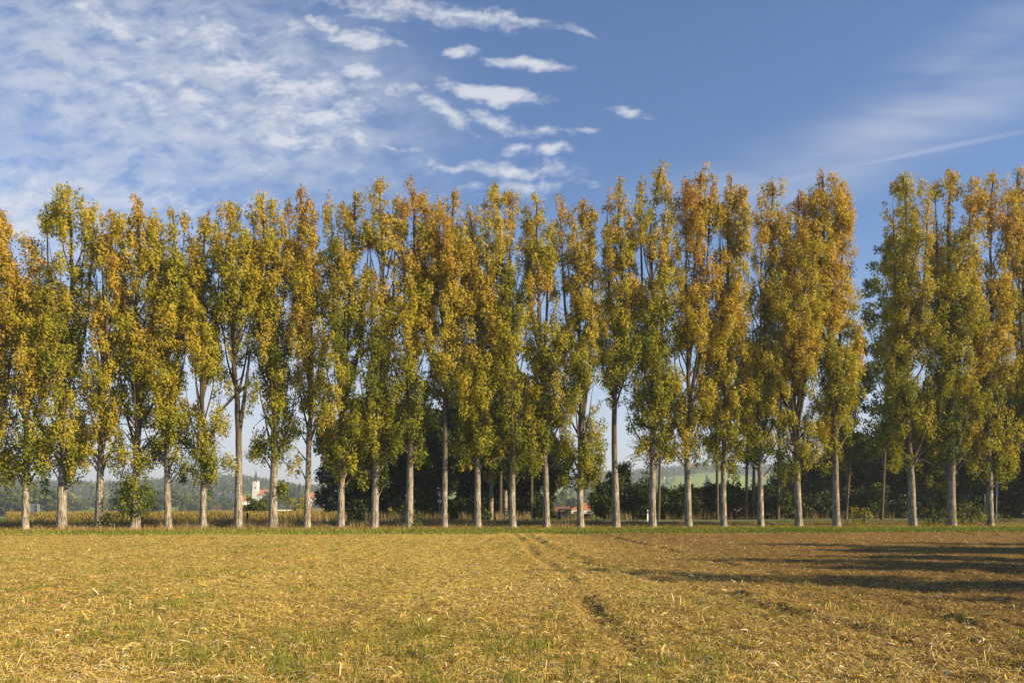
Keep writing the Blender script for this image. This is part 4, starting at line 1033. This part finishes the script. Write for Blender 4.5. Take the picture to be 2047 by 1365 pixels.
def verge():
    # green strip next to the field
    n = 120000; X = RNG.uniform(-50, 58, n); t = RNG.random(n); Y = y_field(X) - .5 + (fbm(X * .7, X * 0 + 3, 3, 19) - .5) * 2.2 + t * (y_row(X) + 1.0 - y_field(X))
    k = RNG.random(n) < (.35 + .75 * fbm(X * .4, Y * .4, 2, 3)) * (.55 + .45 * sm(-30, 5, X)); X, Y = X[k], Y[k]; n = len(X)
    rt = sm(-30, 20, X)
    blades(X, Y, np.zeros(n), RNG.uniform(.06, .22, n), RNG.uniform(.018, .04, n), .7, 'verge_grass', M_GRASS, .70 - .26 * rt + RNG.normal(size=n) * .13 + (fbm(X * .2, Y * .5, 2, 8) - .5) * .7 - .25 * (t[k] > .85), 'low green grass strip between the stubble and the poplars', 'grass')
    # dry tall grass at the tree feet up to the road
    n = 170000; X = RNG.uniform(-50, 60, n); a, b = y_row(X) - 2.6, y_road(X) - 3.4; Y = a + RNG.random(n) ** .8 * (b - a)
    cl = fbm(X * .55, Y * .5, 3, 13); k = RNG.random(n) < sm(.28, .55, cl) + .15; X, Y, cl = X[k], Y[k], cl[k]; n = len(X); rt = sm(-10, 25, X)
    h = (.22 + .62 * sm(.40, .75, cl) * RNG.random(n)) * (1 - .62 * rt) * (.5 + .5 * sm(0, 3, Y - y_row(X) + 2.6))
    blades(X, Y, np.zeros(n), h, RNG.uniform(.014, .035, n), .55, 'dry_grass', M_DRY, .48 + RNG.normal(size=n) * .2 + (fbm(X * .2, Y * .3, 2, 88) - .5) * .8 - .18 * rt, 'reddish brown dry grass around the poplar feet', 'grass')
    # short grass floor of the verge beyond and across the road
    n = 90000; X = RNG.uniform(-75, 65, n); Y = y_road(X) + np.where(RNG.random(n) < .45, RNG.uniform(-9, -3.3, n), RNG.uniform(3.3, 14, n))
    blades(X, Y, terr(X, Y) - .02, RNG.uniform(.06, .28, n), RNG.uniform(.02, .045, n), .6, 'roadside_grass', M_GRASS, .42 + RNG.normal(size=n) * .2, 'green grass along both sides of the road', 'grass')
    # tall dry weeds before the wood and hedge
    n = 14000; X = RNG.uniform(-22, 62, n); Y = y_road(X) + RNG.uniform(4, 12, n)
    k = fbm(X * .8, Y * .3, 3, 55) > .50; X, Y = X[k], Y[k]; n = len(X)
    blades(X, Y, terr(X, Y) - .02, RNG.uniform(.4, 1.3, n), RNG.uniform(.02, .04, n), .35, 'dry_weeds', M_DRY, .4 + RNG.normal(size=n) * .25, 'tall dry weeds beyond the road before the wood', 'weeds')


verge()


def fallen():
    n = 26000; X = RNG.uniform(-48, 56, n); Y = y_row(X) + RNG.normal(size=n) * 3.4 - .6; k = (Y > y_field(X) - 3) & (Y < y_road(X) - 2); X, Y = X[k], Y[k]; n = len(X)
    C = np.stack([X, Y, .10 + .14 * RNG.random(n)], 1); N = unit(np.stack([RNG.normal(size=n) * .5, RNG.normal(size=n) * .5, np.ones(n)], 1))
    V, Q = leaf_quads(C, N, RNG.uniform(.05, .10, n)); tag(mesh_np('fallen_leaves', V, Q, M_LEAF, None, np.clip(.72 + RNG.normal(size=n) * .15, .3, .98)), 'yellow fallen poplar leaves scattered in the verge', 'leaves', kind='stuff')


fallen()


def maize():
    # ripe maize beyond the road on the left
    P = []
    for i in range(60):
        yb = i * .75 + 13.5 if i < 40 else 40 + (i - 40) * 4.5
        x = np.arange(-105, -15, .22); x = x + RNG.normal(size=len(x)) * .07
        P.append(np.stack([x, y_road(x) + yb + RNG.normal(size=len(x)) * .08], 1))
    P = np.concatenate(P); px = P[:, 0] / P[:, 1] * F + 1023.5
    k = (px > 15) & (px < 690) & (RNG.random(len(P)) < .8); P = P[k]
    X, Y = P[:, 0], P[:, 1]; n = len(X); Z = terr(X, Y); H = 1.16 * RNG.uniform(.86, 1.08, n)
    tgt = 0
    # stalk + 7 drooping leaves
    rep = 8; idx = np.repeat(np.arange(n), rep); m = len(idx); j = np.tile(np.arange(rep), n)
    f = np.where(j == 0, 0, (j - .2) / rep + RNG.random(m) * .08); az = RNG.random(m) * 6.283
    L = np.where(j == 0, H[idx], .42 + .2 * RNG.random(m)); w = np.where(j == 0, .035, .06)
    B = np.stack([X[idx], Y[idx], Z[idx] + f * H[idx]], 1); d = np.stack([np.cos(az), np.sin(az), np.zeros(m)], 1); s_ = np.stack([-np.sin(az), np.cos(az), np.zeros(m)], 1)
    up = np.array([0, 0, 1.0]); isn = (j == 0)[:, None]
    mid = np.where(isn, B + up * (L * .5)[:, None], B + d * (L * .45)[:, None] + up * (L * .38)[:, None])
    end = np.where(isn, B + up * L[:, None], B + d * (L * .75)[:, None] - up * (L * .12)[:, None] * RNG.random((m, 1)) * 2)
    ww = w[:, None] * .5
    V = np.stack([B - s_ * ww, B + s_ * ww, mid + s_ * ww, mid - s_ * ww, end + s_ * ww * .3, end - s_ * ww * .3], 1).reshape(-1, 3)
    i = (np.arange(m) * 6)[:, None]; Q = np.concatenate([i + np.array([[0, 1, 2, 3]]), i + np.array([[3, 2, 4, 5]])], 1).reshape(-1, 4)
    t = np.clip(.45 + .25 * (fbm(X * .1, Y * .1, 2, 6) - .5)[idx] * 2 + RNG.normal(size=m) * .18 - .2 * (f < .3), .02, .98)
    tag(mesh_np('maize_field', V, Q, M_CORN, None, np.repeat(t, 2)), 'ripe yellow brown maize standing beyond the road on the left', 'maize', kind='stuff')
    print('maize plants', n)


maize()


def litter():
    # straw and husks lying on the field: density falls with distance as the pieces shrink out of sight
    n = 430000
    q = RNG.random(n); Y = 1 / (1 / 46 + q * (1 / 5.2 - 1 / 46)); k2 = RNG.random(n) < .15; Y = np.where(k2, RNG.uniform(18, 53, n), Y)
    X = RNG.uniform(-1, 1, n) * (.72 * Y + 1.5); Y = np.minimum(Y, y_field(X) - .2)
    Z = field_z(X, Y) + .035
    cl = fbm(X * .8, Y * .8, 3, 70); side = sm(1, 9, X)
    k = RNG.random(n) < .40 + .9 * sm(.35, .65, cl); X, Y, Z, cl, side = X[k], Y[k], Z[k], cl[k], side[k]; n = len(X)
    L = RNG.uniform(.03, .15, n) * (1 + .9 * (RNG.random(n) < .08)); w = np.where(RNG.random(n) < .03, RNG.uniform(.009, .024, n), RNG.uniform(.0025, .0065, n)) * (1 + Y * .022)
    az = RNG.normal(size=n) * .9 + np.where(RNG.random(n) < .35, 1.57, 0); el = RNG.normal(size=n) * .22 + .05
    d = np.stack([np.cos(az) * np.cos(el), np.sin(az) * np.cos(el), np.sin(el)], 1); s_ = np.stack([-np.sin(az), np.cos(az), RNG.normal(size=n) * .5], 1); s_ = unit(s_)
    C = np.stack([X, Y, Z + np.abs(np.sin(el)) * L * .5], 1); up = np.array([0, 0, 1.0])
    bow = (RNG.random(n) * .22 * L)[:, None] * up
    a, b = C - d * (L * .5)[:, None], C + d * (L * .5)[:, None]; c = C + bow; ww = (w * .5)[:, None]
    V = np.stack([a - s_ * ww * .5, a + s_ * ww * .5, c + s_ * ww, c - s_ * ww, b + s_ * ww * .4, b - s_ * ww * .4], 1).reshape(-1, 3)
    i = (np.arange(n) * 6)[:, None]; Q = np.concatenate([i + np.array([[0, 1, 2, 3]]), i + np.array([[3, 2, 4, 5]])], 1).reshape(-1, 4)
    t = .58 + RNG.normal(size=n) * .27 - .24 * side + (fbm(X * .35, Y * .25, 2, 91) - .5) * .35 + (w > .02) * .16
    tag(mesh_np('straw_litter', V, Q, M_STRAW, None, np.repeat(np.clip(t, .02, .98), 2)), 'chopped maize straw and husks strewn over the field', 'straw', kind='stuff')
    # fine upright dry bits
    n = 190000
    q = RNG.random(n); Y = 1 / (1 / 50 + q * (1 / 5.2 - 1 / 50)); X = RNG.uniform(-1, 1, n) * (.72 * Y + 1.5); Y = np.minimum(Y, y_field(X) - .2)
    cl = fbm(X * 1.1, Y * .7, 3, 71); k = RNG.random(n) < sm(.30, .62, cl) + .1; X, Y = X[k], Y[k]; n = len(X); side = sm(1, 9, X)
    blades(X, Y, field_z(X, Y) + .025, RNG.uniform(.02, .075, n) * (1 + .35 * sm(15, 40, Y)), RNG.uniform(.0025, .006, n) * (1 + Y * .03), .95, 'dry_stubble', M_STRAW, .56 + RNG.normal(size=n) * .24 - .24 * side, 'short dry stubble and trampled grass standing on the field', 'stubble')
    # green shoots in patches
    n = 150000
    q = RNG.random(n); Y = 1 / (1 / 48 + q * (1 / 5.2 - 1 / 48)); X = RNG.uniform(-1, 1, n) * (.72 * Y + 1.5); Y = np.minimum(Y, y_field(X) - .2)
    g = fbm(X * .55, Y * .30, 3, 72) + .10 * sm(2, -6, X) - .12 * sm(2, 9, X) - .03 + .06 * np.exp(-((X + 1.4) / .8) ** 2)
    k = RNG.random(n) < sm(.56, .80, g) * .7 + .03; X, Y, g = X[k], Y[k], g[k]; n = len(X)
    blades(X, Y, field_z(X, Y) + .02, RNG.uniform(.04, .14, n) * (.6 + .8 * sm(.5, .8, g)), RNG.uniform(.003, .007, n) * (1 + Y * .025), .8, 'green_shoots', M_GRASS, .68 + RNG.normal(size=n) * .2, 'tufts of fresh green grass in the stubble', 'grass')
    # separate tufts
    m = 900; q = RNG.random(m); yc = 1 / (1 / 40 + q * (1 / 6.5 - 1 / 40)); xc = RNG.uniform(-1, 1, m) * (.7 * yc + 1)
    k = RNG.random(m) < np.where(xc > 3, .35, 1) * sm(.30, .65, fbm(xc * .25, yc * .2, 2, 93)); xc, yc = xc[k], yc[k]; m = len(xc); cnt = RNG.integers(18, 70, m); big = RNG.uniform(.6, 1.5, m)
    i = np.repeat(np.arange(m), cnt); n = len(i); X = xc[i] + RNG.normal(size=n) * .07 * big[i]; Y = yc[i] + RNG.normal(size=n) * .08 * big[i]
    gt = RNG.uniform(.35, .95, m)
    blades(X, Y, field_z(X, Y) + .02, RNG.uniform(.06, .15, n) * big[i], RNG.uniform(.003, .006, n) * (1 + Y * .03), .75, 'grass_tufts', M_GRASS, gt[i] + RNG.normal(size=n) * .15, 'separate tufts of longer green and yellowing grass on the field', 'grass')
    # thick cut stalks in rows
    XX, YY = [], []
    for r_ in np.arange(-34, 34, .75):
        m = RNG.integers(40, 90); y = RNG.uniform(5.5, 50, m); x = r_ + .03 * (38 - y) + RNG.normal(size=m) * .05
        k = (np.abs(x) < .72 * y + 1) & (RNG.random(m) < .10 + .80 * (abs(((r_ + 1.5) / 2.25) % 1 - .5) < .17)) & (vnoise(x * .3 + 9, y * .25, 5) > .45); XX.append(x[k]); YY.append(y[k])
    # the line of broken stalks beside the near rut
    y = np.array([7.7, 8.3, 8.9, 9.2, 10.0, 10.6, 11.4, 12.2, 13.6, 15.0]); XX.append(.35 + (y - 8) * .045 + RNG.normal(size=10) * .03); YY.append(y)
    X = np.concatenate(XX); Y = np.minimum(np.concatenate(YY), 51); n = len(X)
    L_ = []
    Z = field_z(X, Y) + .0
    for x, y, z in zip(X, Y, Z):
        h = RNG.uniform(.05, .15) * (1.25 if y < 14 else .8); ln = RNG.normal(size=2) * .04
        L_.append((np.array([[x, y, z], [x + ln[0] * .5, y + ln[1] * .5, z + h * .5], [x + ln[0], y + ln[1], z + h]]), np.array([.011, .010, .008]) * RNG.uniform(.7, 1.15), 5))
    v, q_ = tubes(L_)
    tag(mesh_np('cut_stalks', v, q_, M_STRAW, None, np.clip(np.repeat(.72 + RNG.normal(size=n) * .14, 10), .05, .98)), 'rows of short cut maize stalks', 'stubble', kind='stuff')


litter()


# ------------------------------------------------------------------ haze
def haze():
    b = MB().box(-4200, 4200, -300, 4000, -32, 135)
    m = bpy.data.materials.new('haze'); m.use_nodes = True; T = NT(m.node_tree)
    v = T.n('ShaderNodeVolumePrincipled', {'Color': (.80, .86, .95, 1), 'Density': HAZE, 'Anisotropy': .1})
    o = T.n('ShaderNodeOutputMaterial'); T.t.links.new(v.outputs[0], o.inputs['Volume'])
    tag(b.build('haze', m), kind='stuff')


HAZE = .00033
haze()
